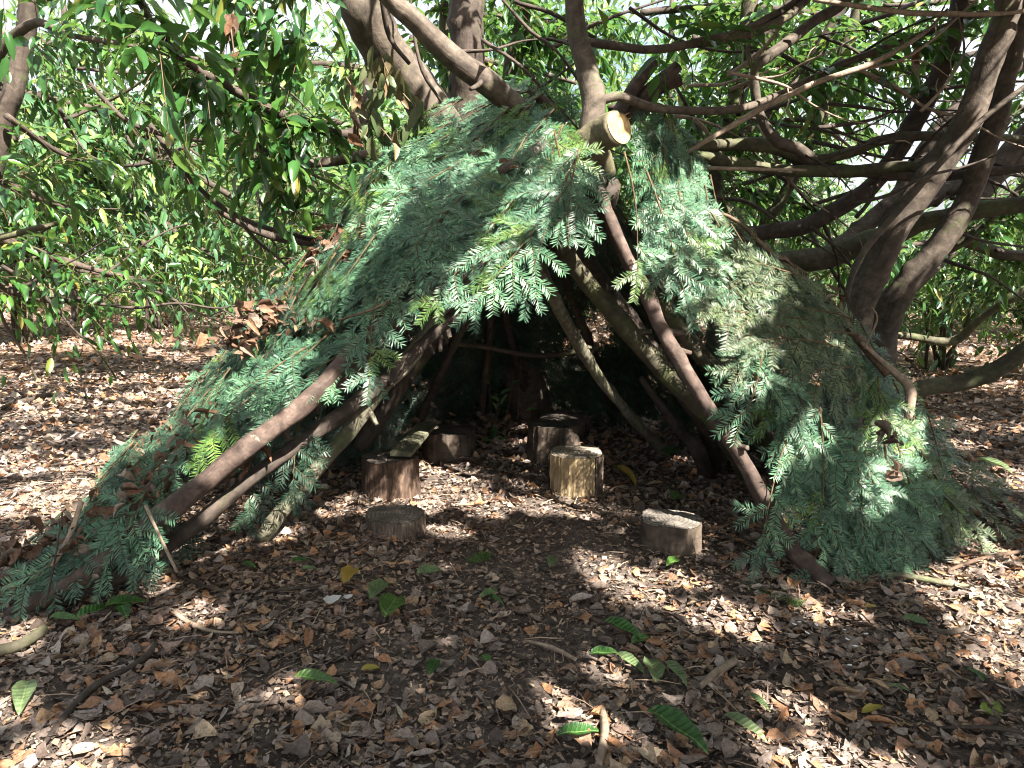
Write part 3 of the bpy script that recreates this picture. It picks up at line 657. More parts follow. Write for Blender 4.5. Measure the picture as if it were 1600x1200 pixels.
limbs_b = [
    ([(1060, 72, 4.5, 5), (1130, 62, 4.5, 6), (1190, 45, 4.6, 6), (1240, 20, 4.7, 6), (1270, -10, 4.8, 6)], 'bark_laurel', 'thin arching branch crossing the top of the picture right of the forked trunk'),
    ([(1070, 240, 4.3, 3), (1120, 210, 4.3, 4), (1190, 170, 4.4, 5), (1280, 128, 4.5, 4), (1360, 100, 4.6, 4), (1440, 55, 4.7, 3), (1480, 15, 4.8, 2)], 'twig_pale', 'long pale twiggy branch slanting up to the right across the sky gap'),
    ([(1080, 262, 4.5, 3), (1150, 264, 4.5, 3), (1260, 266, 4.6, 2)], 'twig_pale', 'thin straight twig beside the horizontal limbs'),
    ([(1100, 325, 4.4, 2), (1150, 345, 4.4, 3), (1200, 390, 4.35, 3), (1260, 430, 4.3, 4)], 'twig', 'reddish twig arching over the right shoulder of the den'),
    ([(1320, 470, 4.6, 4), (1345, 400, 4.6, 5), (1420, 310, 4.6, 5), (1520, 200, 4.6, 4), (1610, 130, 4.6, 4)], 'bark_laurel', 'thin straight branch crossing in front of the two smooth trunks'),
    ([(1270, 0, 4.6, 3), (1380, 15, 4.6, 4), (1460, 22, 4.6, 4), (1560, 22, 4.6, 3), (1640, 10, 4.6, 3)], 'twig_pale', 'thin light branch along the top edge at upper right'),
    ([(930, 60, 4.6, 3), (860, 20, 4.5, 3), (800, 0, 4.4, 3), (760, -40, 4.4, 3)], 'bark_dark', 'thin dark twig arching left from the forked trunk'),
    ([(640, 100, 4.6, 3), (610, 60, 4.6, 4), (598, 0, 4.5, 4), (590, -60, 4.5, 4)], 'bark_dark', 'thin dark stem hanging beside the thick leaning trunk'),
    ([(690, 160, 4.7, 2), (660, 110, 4.7, 3), (645, 40, 4.7, 2), (640, -40, 4.7, 2)], 'bark_dark', 'thin hanging twig between the leaning trunk and the upright one'),
    ([(785, 0, 5, 2), (830, 50, 5, 3), (870, 80, 5, 2), (920, 150, 5, 2)], 'bark_dark', 'fine dark twig crossing the bright leaves above the apex')]
for pts, mm, lab in limbs_b:
    o = limb('thin_branch', pts, M[mm], None, sides=6); tag(o, lab, 'branch')
# left-hand trees
t = tree('dark slender trunk at the left edge of the picture', [
    ('trunk', [(-60, 700, 5.0, 15), (-30, 420, 5.0, 14), (0, 210, 5.0, 14), (25, 130, 5.0, 13), (42, 40, 5.0, 13), (50, -60, 5.0, 13)], M['bark_dark']),
    ('branch', [(-20, 120, 4.6, 7), (20, 60, 4.5, 7), (60, 35, 4.4, 6), (110, 55, 4.3, 4), (180, 68, 4.2, 4), (260, 85, 4.1, 3), (310, 92, 4.1, 3)], M['bark_laurel']),
    ('branch', [(10, 180, 4.9, 5), (80, 230, 5.2, 4), (150, 260, 5.4, 3)], M['bark_dark']),
    ('branch', [(-30, 380, 5, 6), (30, 365, 5, 5), (90, 350, 5.2, 4)], M['bark_mossy'])])
leafy(t, [[(20, 60, 4.5, 0), (60, 35, 4.4, 0), (110, 55, 4.3, 0), (180, 68, 4.2, 0), (260, 85, 4.1, 0)], [(10, 180, 4.9, 0), (80, 230, 5.2, 0), (150, 260, 5.4, 0)],
          [(0, -20, 4.2, 0), (100, -20, 4.2, 0), (200, -10, 4.2, 0)], [(-40, 300, 4.6, 0), (60, 260, 4.8, 0), (130, 240, 5, 0)]], 70, nobj=150, leaf=.12, droop=.35)
t = tree('leafy laurel spray with long thin stem arching across the upper left', [
    ('branch', [(230, 190, 5.2, 4), (280, 260, 5.3, 4), (330, 320, 5.5, 5), (420, 368, 5.6, 6), (520, 382, 5.7, 7), (600, 390, 5.8, 8)], M['bark_dark']),
    ('branch', [(140, 130, 5.0, 3), (200, 190, 5.1, 4), (280, 215, 5.2, 4), (380, 225, 5.3, 4), (470, 260, 5.4, 4)], M['bark_dark'])], cat='branch', name='leafy_branch')
leafy(t, [[(230, 190, 5.2, 0), (280, 260, 5.3, 0), (330, 320, 5.5, 0)], [(140, 130, 5.0, 0), (200, 190, 5.1, 0), (280, 215, 5.2, 0), (380, 225, 5.3, 0)]], 46, nobj=70, leaf=.12, droop=.45)

# branches hanging low over the path on the left, in front of the shrubs
HB = [('leafy low branches hanging over the path at the left edge', [[(-80, 330, 6.2, 9), (0, 372, 6.6, 7), (80, 400, 7, 6), (160, 425, 7.2, 4), (230, 440, 7.3, 3)], [(-60, 420, 6.4, 8), (20, 455, 6.8, 6), (90, 470, 7, 5), (170, 462, 7.2, 4)], [(-80, 250, 6.6, 8), (40, 300, 7.2, 6), (120, 330, 7.5, 4)]], 130, 'laurel_leaf', 60),
      ('sunlit leafy branches hanging over the middle of the path', [[(140, 250, 9, 6), (220, 320, 8.8, 6), (300, 380, 8.6, 5), (370, 420, 8.5, 3)], [(200, 200, 8.5, 6), (300, 270, 8.5, 5), (400, 330, 8.5, 4), (450, 370, 8.5, 3)], [(160, 330, 8.4, 5), (250, 400, 8.2, 4), (310, 440, 8.2, 3)], [(60, 230, 8.2, 6), (150, 280, 8.2, 4), (200, 380, 8.2, 3)]], 240, 'far_leaf', 60),
      ('bright leafy branches filling the view left of the leaning trunk', [[(640, 330, 8, 6), (560, 300, 8, 5), (480, 300, 8, 4), (420, 320, 8, 3)], [(620, 220, 8.5, 6), (520, 190, 8.5, 5), (420, 200, 8.5, 4)], [(640, 120, 9, 6), (500, 100, 9, 5), (380, 110, 9, 4), (260, 120, 9, 3)], [(600, 380, 7.5, 5), (520, 360, 7.5, 4), (460, 350, 7.4, 3)]], 260, 'far_leaf', 50),
      ('leafy branches beyond the dark trunk at the left edge', [[(-60, 120, 8, 8), (60, 150, 8, 6), (160, 170, 8.2, 4), (240, 160, 8.4, 3)], [(-60, 220, 7.4, 7), (60, 215, 7.6, 5), (170, 220, 8, 3)], [(-60, 40, 8, 6), (100, 70, 8.2, 5), (220, 60, 8.4, 3)]], 260, 'far_leaf', 50),
      ('leafy branches between the trunks above the apex', [[(640, 60, 8, 5), (740, 90, 8, 5), (830, 110, 8, 4), (900, 130, 8, 3)], [(680, 10, 8.6, 6), (800, 30, 8.6, 5), (960, 40, 8.6, 4)], [(950, 170, 7, 4), (1030, 140, 7, 4), (1100, 120, 7, 3)]], 150, 'laurel_leaf', 40),
      ('tangled leafy branches in the upper right, left of the sky gap', [[(1080, 60, 7.4, 6), (1180, 90, 7.4, 5), (1280, 120, 7.4, 3)], [(1100, 180, 7.6, 6), (1200, 150, 7.6, 5), (1320, 130, 7.6, 3)], [(1090, 300, 8, 6), (1180, 300, 8, 5), (1280, 330, 8, 3)], [(1000, 20, 7.8, 5), (1150, 10, 7.8, 5), (1320, 30, 7.8, 4), (1400, 60, 7.8, 3)]], 250, 'laurel_leaf', 60),
      ('leafy branches at the upper right edge, behind the smooth trunks', [[(1700, 60, 7.4, 6), (1600, 70, 7.4, 5), (1500, 90, 7.4, 4), (1420, 110, 7.4, 3)], [(1700, 180, 7.8, 6), (1600, 170, 7.8, 5), (1530, 160, 7.8, 3)], [(1700, 330, 8, 6), (1560, 350, 8, 5), (1440, 380, 8, 4), (1300, 400, 8, 3)], [(1680, -10, 7, 5), (1520, 0, 7, 4), (1380, 10, 7, 3)]], 180, 'laurel_leaf', 50)]
for lab, ps, n_, mm, no in HB:
    t = tree(lab, [('branch', [(*q[:3], q[3]) for q in pth], M['bark_dark']) for pth in ps], cat='branch', name='leafy_branch')
    leafy(t, ps, n_, k=9, L=(.3, .75), leaf=.145, droop=.35, nobj=no, m=M[mm])
# bare twiggy tangle on the right
def tangle(lab, n_, xr, yr, Yr, mm, sd):
    g = random.Random(sd); px, py, Y = g.uniform(*xr), g.uniform(*yr), g.uniform(*Yr); t = thing('bare_branch', lab, 'branch', W(px, py, Y))
    for _ in range(n_):
        px, py, Y = g.uniform(*xr), g.uniform(*yr), g.uniform(*Yr); a = g.choice([g.uniform(-.9, -.1), g.uniform(-.5, .5), g.uniform(.1, 1.2)]); ln = g.uniform(120, 420); q = []
        for u in range(6):
            q.append((px, py, Y, max(.9, 3.2 * (1 - u / 6.5) * g.uniform(.8, 1.2)))); px += math.cos(a) * ln / 5; py += math.sin(a) * ln / 5; a += g.gauss(0, .22); Y += g.gauss(.03, .1)
            if g.random() < .5:
                b = a + g.choice((-1, 1)) * g.uniform(.5, 1); l2 = ln * g.uniform(.1, .25)
                limb('side_twig', [(px, py, Y, 1.3), (px + math.cos(b) * l2 * .5, py + math.sin(b) * l2 * .5, Y, 1.0), (px + math.cos(b + .3) * l2, py + math.sin(b + .3) * l2, Y + .05, .6)], M[mm], t, sides=4)
        limb('twig', q, M[mm], t, sides=5)
tangle('bare twigs tangled in front of the sky gap', 16, (1120, 1420), (20, 330), (4.6, 6.2), 'bark_dark', 1)
tangle('pale bare twigs crossing below the top edge at right', 12, (1050, 1450), (10, 220), (4.4, 5.4), 'twig_pale', 2)
tangle('fine dark twigs under the horizontal limbs', 12, (1090, 1500), (240, 400), (5.0, 6.4), 'bark_dark', 3)
tangle('bare twigs between the thick trunks at far right', 10, (1430, 1560), (120, 470), (5.6, 6.8), 'bark_dark', 4)
tangle('bare twigs dangling over the path at the left', 14, (60, 420), (60, 380), (5.0, 6.6), 'bark_dark', 5)
tangle('bare twigs low at the left edge by the path', 9, (-40, 120), (400, 520), (6.5, 8.0), 'bark_dark', 6)
tangle('bare twigs above the apex between the trunks', 8, (640, 1080), (0, 150), (5.0, 6.5), 'bark_dark', 7)
# shrubs: bent stems from a stool on the ground, leafy along their outer parts
def shrub(label, x, y, h, sp, ns, nt, k=8, leaf=.135, m=None, nobj=0, low=0.2, cat='shrub', group='laurel shrubs around the clearing', arch=.5, stemr=.02, name='laurel_shrub', tmpl=None, L=(.35, .8)):
    t = thing(name, label, cat, (x, y, 0), group); paths = []; tb = []
    for s in range(ns):
        a = 2 * math.pi * (s + random.random() * .8) / ns; f = random.uniform(.5, 1)
        hh = h * random.uniform(.65, 1); rr = sp * f
        q = [(x + math.cos(a) * rr * u ** 1.3 + random.gauss(0, .05), y + math.sin(a) * rr * u ** 1.3 + random.gauss(0, .05), hh * (u * (1 + arch) - arch * u * u * 1.0) + random.gauss(0, .03)) for u in (0, .2, .4, .6, .8, 1.0)]
        q[0] = (x + random.gauss(0, .08), y + random.gauss(0, .08), -.03)
        paths.append(q); tb.append((np.array(q), [stemr * v for v in (1.2, 1, .85, .65, .45, .2)]))
        for _ in range(2):
            i = random.choice((2, 3)); b = a + random.choice((-1, 1)) * random.uniform(.4, 1.1); q0 = np.array(q[i]); ln = rr * .7
            q2 = [q0 + np.array([math.cos(b) * ln * u, math.sin(b) * ln * u, hh * .25 * u - .15 * u * u]) for u in (0, .35, .7, 1.0)]
            paths.append(q2); tb.append((np.array(q2), [stemr * v for v in (.6, .45, .3, .15)]))
    for i, (q, r) in enumerate(tb[::3]):
        link('stem', tube_mesh('stem', q, r, random.choice((M['bark_dark'], M['bark_mossy'])), 6, .05, i, .12), t)
    V, F, uv = merge_tubes([b for i, b in enumerate(tb) if i % 3], None, 4)
    link('side_stems', np_mesh('side_stems', V, [(F, 0)], [M['bark_dark']], uv), t, 'stuff')
    nt = int(nt * 1.9); P0, T0 = along(paths, nt, tmin=low)
    D = N(T0 * .5 + rng.normal(0, .6, (nt, 3)))
    crown(t, twig_leaves(P0, D, rng.uniform(*L, nt), k, leaf, .25), m=m, nobj=nobj, tmpl=tmpl, twr=.0026, keep=lambda p: (p[:, 2] > .06))
    return t
GS = 'laurel shrubs around the clearing'
def at(px, Y): return (px - 800) / FPX * Y
LLm, FFm = M['laurel_leaf'], M['far_leaf']
shrub('leafy green shrub with low drooping branches at the left edge', at(40, 12), 12, 4.0, 2.5, 12, 420, m=LLm, nobj=60)
shrub('dense sunlit shrub whose lowest leaves overhang the path at left', at(240, 14), 14, 4.4, 2.8, 12, 520, m=FFm, nobj=80, low=.3)
shrub('bright shrub left of the den, filling the gap beside its slope', at(520, 12), 12, 3.6, 2.0, 10, 380, m=FFm, nobj=40, low=.42)
shrub('shadowed leafy shrub close behind the left slope of the den', at(560, 7.0), 7.0, 2.7, 1.1, 7, 130, m=LLm, nobj=30, low=.4)
shrub('leafy shrub seen between the trunks above the apex', at(770, 8.6), 8.6, 3.4, 1.6, 9, 330, m=FFm, nobj=30, low=.4)
shrub('leafy shrub behind the forked trunk with the sawn stub', at(985, 7.8), 7.8, 3.3, 1.4, 9, 260, m=LLm, nobj=30, low=.4)
shrub('thin shrub with dark leaves under the horizontal limbs', at(1190, 9.2), 9.2, 2.6, 1.6, 9, 200, m=FFm, nobj=20, low=.35)
shrub('low green shrub behind the two smooth trunks', at(1480, 9.4), 9.4, 1.9, 1.6, 9, 170, m=FFm, nobj=20, low=.3)
shrub('green shrub at the right edge above the litter', at(1640, 8.6), 8.6, 2.5, 1.5, 8, 150, m=LLm, nobj=20, low=.3)
for i, (px, Y, h, sp, n, mm) in enumerate([(-60, 11.5, 3.6, 2.4, 420, FFm), (330, 19, 4.6, 3.0, 500, FFm), (600, 13, 4.4, 2.6, 460, FFm), (880, 12.5, 4.6, 2.4, 420, FFm),
                                           (1120, 13, 4.2, 2.4, 330, FFm), (1400, 14.5, 2.5, 2.4, 260, FFm), (1640, 13.5, 3.6, 2.4, 330, FFm), (1840, 11, 3.4, 2.2, 300, FFm), (-320, 9.0, 3.4, 2.2, 300, LLm)]):
    shrub(['tall sunlit shrub beyond the dark trunk at the left edge', 'tall sunlit shrub at the end of the path on the left', 'tall shrub seen far behind the leaning trunk', 'tall bright shrub far behind the forked trunk',
           'tall shrub far behind the right shoulder of the den', 'low far shrub below the white sky gap', 'far shrub behind the right-hand trunks', 'shrub just beyond the right edge of the view', 'shrub just beyond the left edge of the view'][i],
          at(px, Y), Y, h, sp, 10, n, leaf=.15, m=mm, low=.2, tmpl=FAR_T, L=(.4, 1.0))
# far-off wood closing the view
def far_wood(name, ya, yb, n, size, xr, hmax, gap=None):
    y = rng.uniform(ya, yb, n); x = rng.uniform(*xr, n) * y; z = .1 + hmax * rng.random(n) ** 1.1 * (1 + .25 * np.sin(x * .9) + .15 * np.sin(x * 2.3 + 1))
    c = np.stack([x, y, z], -1); 
    f = np.sin(x * .8 + 2 * np.sin(z)) + np.sin(z * 1.7 + x * .5) + np.sin(y * 1.1 + x * .7)
    ok = f > -.55
    if gap is not None: ok &= ~gap(x, y, z)
    c = c[ok]; n = len(c)
    X = N(rng.normal(0, 1, (n, 3)) + np.array([0, -.2, -.5])); Z = rng.normal(0, .5, (n, 3)) + np.array([0, -.4, 1.0])
    Vs, Fs, off = [], [], 0; w = rng.integers(0, 2, n); s_ = size * rng.uniform(.6, 1.3, n)
    for k in (0, 1):
        s = w == k; V, F = place(FAR_T[k], c[s], X[s], Z[s], s_[s]); Vs.append(V); Fs.append(F + off); off += len(V)
    return link(name, np_mesh(name, np.vstack(Vs), [(np.vstack(Fs), 0)], [M['far_leaf']]), None, 'stuff')
def sky_gap(x, y, z):
    px = 800 + FPX * x / y; py = 396 - (z - 1.45) / y * FPX
    g = ((px - 1400) / 190) ** 2 + ((py - 205) / 135) ** 2 < 1
    g |= (py < 40) & (px < 160)
    g |= ((px - 330) / 90) ** 2 + ((py - 60) / 60) ** 2 < 1
    return g
o = far_wood('distant_foliage', 16, 27, 60000, .3, (-.95, .95), 7.5, sky_gap); tag(o, 'bright far-off woodland foliage closing the view', 'foliage')
for i, (px, Y, r, lean) in enumerate([(120, 16, .11, .3), (390, 18, .09, -.2), (655, 17, .12, .1), (850, 19, .1, .4), (1060, 16, .1, -.3), (1250, 18, .12, .3), (1560, 17, .11, .2)]):
    x = at(px, Y); t = thing('far_tree', ['slim trunk in the far wood at left', 'slim trunk at the end of the path', 'far trunk seen between the leaning and the upright trunks', 'far trunk seen left of the forked trunk', 'far trunk above the right shoulder of the den', 'far trunk below the sky gap', 'far trunk at far right behind the smooth trunks'][i], 'tree', (x, Y, 0), 'far trunks in the wood')
    limb('trunk', [(x, Y, -.1, r), (x + lean * .3, Y, 1.5, r * .9), (x + lean, Y, 3.5, r * .75), (x + lean * 1.3, Y, 6.5, r * .5)], M['bark_dark'], t, world=True, step=.3)

# ------------------------------------------------------------------ the overhead canopy that dapples the light
LIT = []   # (point, radius) kept open towards the sun
def lit(px, py, r, Y=None): 
    p = G(px, py) if Y is None else W(px, py, Y); LIT.append((p, r))
for a in [(900, 1085, .065), (905, 1118, .05), (985, 1125, .05), (1010, 1140, .04), (1260, 1200, .07), (1330, 1205, .09), (1400, 1220, .06), (1140, 970, .08), (1110, 962, .06),
          (985, 910, .07), (935, 878, .07), (1000, 925, .04), (950, 1030, .02), (700, 830, .05), (700, 765, .14), (645, 785, .12), (760, 790, .11), (740, 750, .08), (690, 740, .09), (850, 797, .09), (905, 803, .08), (955, 800, .08),
          (815, 765, .04), (800, 695, .11), (815, 665, .08), (1500, 925, .12), (1560, 965, .14), (1600, 1010, .14), (1540, 900, .08), (1590, 1060, .08), (1225, 1095, .03), (300, 972, .04), (432, 1085, .025), (90, 845, .16), (140, 820, .14),
          (15, 1000, .06), (130, 1200, .06), (60, 1190, .04), (15, 1110, .02), (510, 797, .06), (560, 792, .07), (590, 785, .06), (1290, 965, .04), (1530, 860, .06),
          (1580, 750, .1), (1500, 700, .08), (1055, 905, .04), (245, 925, .03)]: lit(*a)
for a in [(880, 265, .13, 3.7), (930, 300, .12, 3.7), (830, 230, .1, 3.9), (1010, 310, .12, 3.85), (1050, 360, .13, 3.9), (1075, 310, .1, 4.0), (1000, 195, .08, 3.9), (1050, 420, .08, 3.9), (1200, 430, .09, 3.8), (1130, 510, .06, 3.5), (1330, 460, .06, 4.2), (1370, 720, .1, 3.6), (1420, 670, .08, 3.7),
          (340, 620, .08, 3.9), (355, 720, .07, 3.1), (330, 700, .06, 3.1), (250, 690, .1, 3.8), (927, 160, .07, 3.9), (962, 200, .09, 3.6), (910, 215, .03, 3.8), (1320, 800, .06, 3.4), (1200, 740, .05, 3.5), (400, 680, .05, 3.1), (470, 760, .05, 3.6), (430, 815, .06, 3.6), (480, 640, .04, 3.3),
          (690, 20, .1, 4.15), (800, 350, .06, 3.5), (740, 420, .05, 3.4), (690, 330, .06, 3.9), (600, 330, .08, 4.4), (1540, 130, .08, 4.75), (1420, 330, .07, 4.85), (1230, 70, .08, 4.7), (1240, 232, .08, 4.8), (1440, 400, .08, 5.2), (1510, 250, .05, 4.8),
          (860, 660, .07, 5.1), (900, 730, .08, 4.45), (885, 745, .05, 4.5), (925, 758, .05, 4.4), (880, 720, .04, 4.6), (885, 640, .05, 5.3), (1065, 815, .08, 3.5), (1085, 820, .06, 3.5), (1030, 808, .04, 3.55), (1098, 840, .02, 3.42), (655, 735, .05, 4.2), (835, 700, .04, 4.9), (905, 690, .04, 4.9)]: lit(*a)
S_ = np.array(SUN)
def canopy(parent, n, zr, xr, yr, leaf=.2):
    P0 = np.stack([rng.uniform(*xr, n), rng.uniform(*yr, n), rng.uniform(*zr, n)], -1)
    D = N(rng.normal(0, 1, (n, 3)) * np.array([1, 1, .35]))
    (a, b, c), pos, ld, nr, size = twig_leaves(P0, D, rng.uniform(.4, .8, n), 9, leaf, .15)
    keep = np.ones(len(pos), bool)
    mid = pos + N(ld) * size[:, None] * .5
    for p, r in LIT:
        q = mid - np.array(p); s = q @ S_; dist = np.linalg.norm(q - s[:, None] * S_, axis=1)
        keep &= dist > (r * .9 + .085)
    # where the shadow would fall on the open path at left, and beyond the den, the canopy is thin
    g = mid - S_ * (mid[:, 2:3] / S_[2])
    gx, gy = g[:, 0], g[:, 1]; pxx = 800 + FPX * gx / np.maximum(gy, .5)
    blotch = np.sin(gx * 2.3 + 1.2 * np.sin(gy * 1.9)) + np.sin(gy * 3.1 + 1.5 * np.sin(gx * 1.3 + 2))
    stripe = np.sin(gy * 7.5 + gx * 1.6 + 1.5 * np.sin(gx * 1.1))
    open_ = (gx < -1.5) & (gy > 3.8) & (gy < 8.8) & ((stripe > -.8) | (blotch > .4))
    open_ |= (gy > 8.2) & (blotch > -1.3)
    open_ |= (gx > 2.2) & (gy > 4.0) & (blotch > 1.3)
    keep &= ~(open_ & (rng.random(len(pos)) < .97))
    s = keep; tkeep = np.ones(n, bool)
    for p, r in LIT:
        q = b - np.array(p); s2 = q @ S_; tkeep &= np.linalg.norm(q - s2[:, None] * S_, axis=1) > r + .12
    gb = b - S_ * (b[:, 2:3] / S_[2]); tkeep &= ~((gb[:, 0] < -1.5) & (gb[:, 1] > 3.8) & (gb[:, 1] < 8.8))
    return crown(parent, ((a[tkeep], b[tkeep], c[tkeep]), pos[s], ld[s], nr[s], size[s]), twr=.004, tmpl=FAR_T)
t = thing('overhanging_laurel_tree', 'tall laurel arching overhead and shading the clearing in front of the den', 'tree', (5.2, -2.4, 0))
limb('trunk', [(5.2, -2.4, -.1, .16), (5.0, -2.3, 1.5, .14), (4.4, -2.0, 3.0, .12), (3.4, -1.2, 4.4, .09), (2.2, .2, 4.6, .05)], M['bark_laurel'], t, world=True, step=.2)
limb('branch', [(4.4, -2.0, 3.0, .08), (4.9, -.4, 3.9, .07), (5.0, 1.6, 4.4, .05), (4.4, 3.5, 4.6, .03)], M['bark_laurel'], t, world=True, step=.2)
limb('branch', [(4.0, -1.7, 3.7, .07), (2.0, -2.2, 4.3, .05), (.2, -2.2, 4.6, .03)], M['bark_laurel'], t, world=True, step=.2)
canopy(t, 10500, (3.4, 4.9), (-1.4, 7.6), (-3.0, 5.0), .17)
t = thing('overhanging_laurel_tree', 'second tall laurel arching over the left of the clearing, above the view', 'tree', (-4.2, .2, 0))
limb('trunk', [(-4.2, .2, -.1, .14), (-4.0, .4, 1.5, .12), (-3.5, 1.0, 3.0, .1), (-2.6, 1.8, 4.1, .07), (-1.2, 2.6, 4.6, .04)], M['bark_laurel'], t, world=True, step=.2)
limb('branch', [(-3.5, 1.0, 3.0, .07), (-3.8, 2.4, 3.9, .05), (-3.4, 4.2, 4.3, .03)], M['bark_laurel'], t, world=True, step=.2)
canopy(t, 3600, (3.6, 4.8), (-5.2, .4), (-1.5, 5.6), .17)
# ------------------------------------------------------------------ fir boughs
def needles(segs, L=.044, gap=.0073, wid=.0047, g=None):
    """segs: list of (p0, p1, up). Flat needles combed to both sides plus a few on top."""
    Vs = []
    for p0, p1, up in segs:
        d = p1 - p0; ln = np.linalg.norm(d); d = d / ln; n = max(4, int(ln / gap))
        s = np.cross(up, d); s /= np.linalg.norm(s); u = np.cross(d, s)
        for kind in (0, 1, 2):
            m = n if kind < 2 else n // 6
            t = (np.arange(m) + g.uniform(0, 1, m)) / m
            base = p0 + d * (ln * t)[:, None]
            sg = (1 if kind == 0 else -1) if kind < 2 else g.choice([-1, 1], m)
            el = g.normal(.3, .08, m) if kind < 2 else g.uniform(.5, 1.1, m)
            aa = np.radians(g.normal(55, 5, m)) * (1 - .45 * (t > .93))
            sd = (sg * s[None].T).T if kind < 2 else sg[:, None] * s[None]
            nd_ = np.cos(aa)[:, None] * d + np.sin(aa)[:, None] * (np.cos(el)[:, None] * sd + np.sin(el)[:, None] * u)
            ll = L * g.uniform(.88, 1.06, m) * (1 - .35 * np.clip((t - .8) / .2, 0, 1)) * (1 if kind < 2 else .7) * np.clip(.55 + t * 3, 0, 1)
            tip = base + nd_ * ll[:, None] - np.array([0, 0, 1]) * 0
            wv = N(np.cross(nd_, u + g.normal(0, .12, (m, 3)))) * wid * .5
            midp = base + nd_ * (ll * .55)[:, None]
            Vs.append(np.stack([base - wv * .5, base + wv * .5, midp + wv, midp - wv, tip], 1))
    V = np.concatenate(Vs); n = len(V)
    Q = np.array([[0, 1, 2, 3]])[None] + (np.arange(n) * 5)[:, None, None]; T = np.array([[3, 2, 4]])[None] + (np.arange(n) * 5)[:, None, None]
    return V.reshape(-1, 3), Q.reshape(-1, 4), T.reshape(-1, 3)
def make_shoot(seed, L, nm):
    g = np.random.default_rng(seed); Z = np.array([0, 0, 1.0]); segs = []; tubes = []
    n = 5; pts = [np.zeros(3)]; d = np.array([1.0, 0, 0])
    for i in range(n):
        d = d + np.array([0, g.normal(0, .06), g.normal(-.05, .05)]); d /= np.linalg.norm(d); pts.append(pts[-1] + d * L / n)
    for a, b in zip(pts[:-1], pts[1:]): segs.append((a, b, Z))
    tubes.append((np.array(pts), list(np.linspace(.0028, .0012, n + 1))))
    ns = 0 if L < .14 else (1 if L < .26 else 2)
    for i in range(ns):
        s = (.22 + .5 * i / max(1, ns - 1)) if ns > 1 else .3
        q = s * n; i0 = min(n - 1, int(q)); p = pts[i0] + (pts[i0 + 1] - pts[i0]) * (q - i0); t = N((pts[i0 + 1] - pts[i0])[None])[0]
        for sgn in (1, -1):
            if g.random() < .1: continue
            l = (L * (1 - s)) * g.uniform(.5, .65) + .045
            side = np.cross(Z, t) * sgn; a = math.radians(g.normal(47, 5)); dd = t * math.cos(a) + side * math.sin(a) + Z * g.normal(-.06, .1)
            dd /= np.linalg.norm(dd); e = p + dd * l * .6; e2 = e + (dd * .85 + t * .3 - Z * .06) * l * .4
            segs.append((p + dd * .012, e, Z)); segs.append((e, e2, Z)); tubes.append((np.array([p, e, e2]), [.0018, .0014, .001]))
    V, Q, T = needles(segs, g=g)
    TVs, TFs, tuv = merge_tubes(tubes, None, 3, .04)
    off = len(V)
    nl = len(Q) * 4 + len(T) * 3
    uv = np.vstack([np.zeros((nl, 2)), tuv])
    return {k: np_mesh('fir_shoot', np.vstack([V, TVs]), [(Q, 0), (T, 0), (TFs + off, 1)], [M[k], M['fir_twig']], uv) for k in nm}
KINDS = ('fir_blue', 'fir_green', 'fir_dull', 'fir_shaded')
SHOOTS = {}
for bucket, L in enumerate((.125, .18, .24, .31)):
    for v in range(4):
        for k, me in make_shoot(bucket * 10 + v, L, KINDS).items(): SHOOTS.setdefault((k, bucket), []).append((me, L))
TRI = {}
def clear_of_light(p, r=.035):
    for q0, q1 in GAPS:
        ax = q1 - q0; tt = max(0, min(1, (p - q0).dot(ax) / ax.length_squared))
        if (p - q0 - ax * tt).length < .08: return False
    for q, rr in LIT_IN:
        d = p - q; s = d.dot(SUN)
        if s > .05 and (d - SUN * s).length < rr * 1.15 + r: return False
    return True
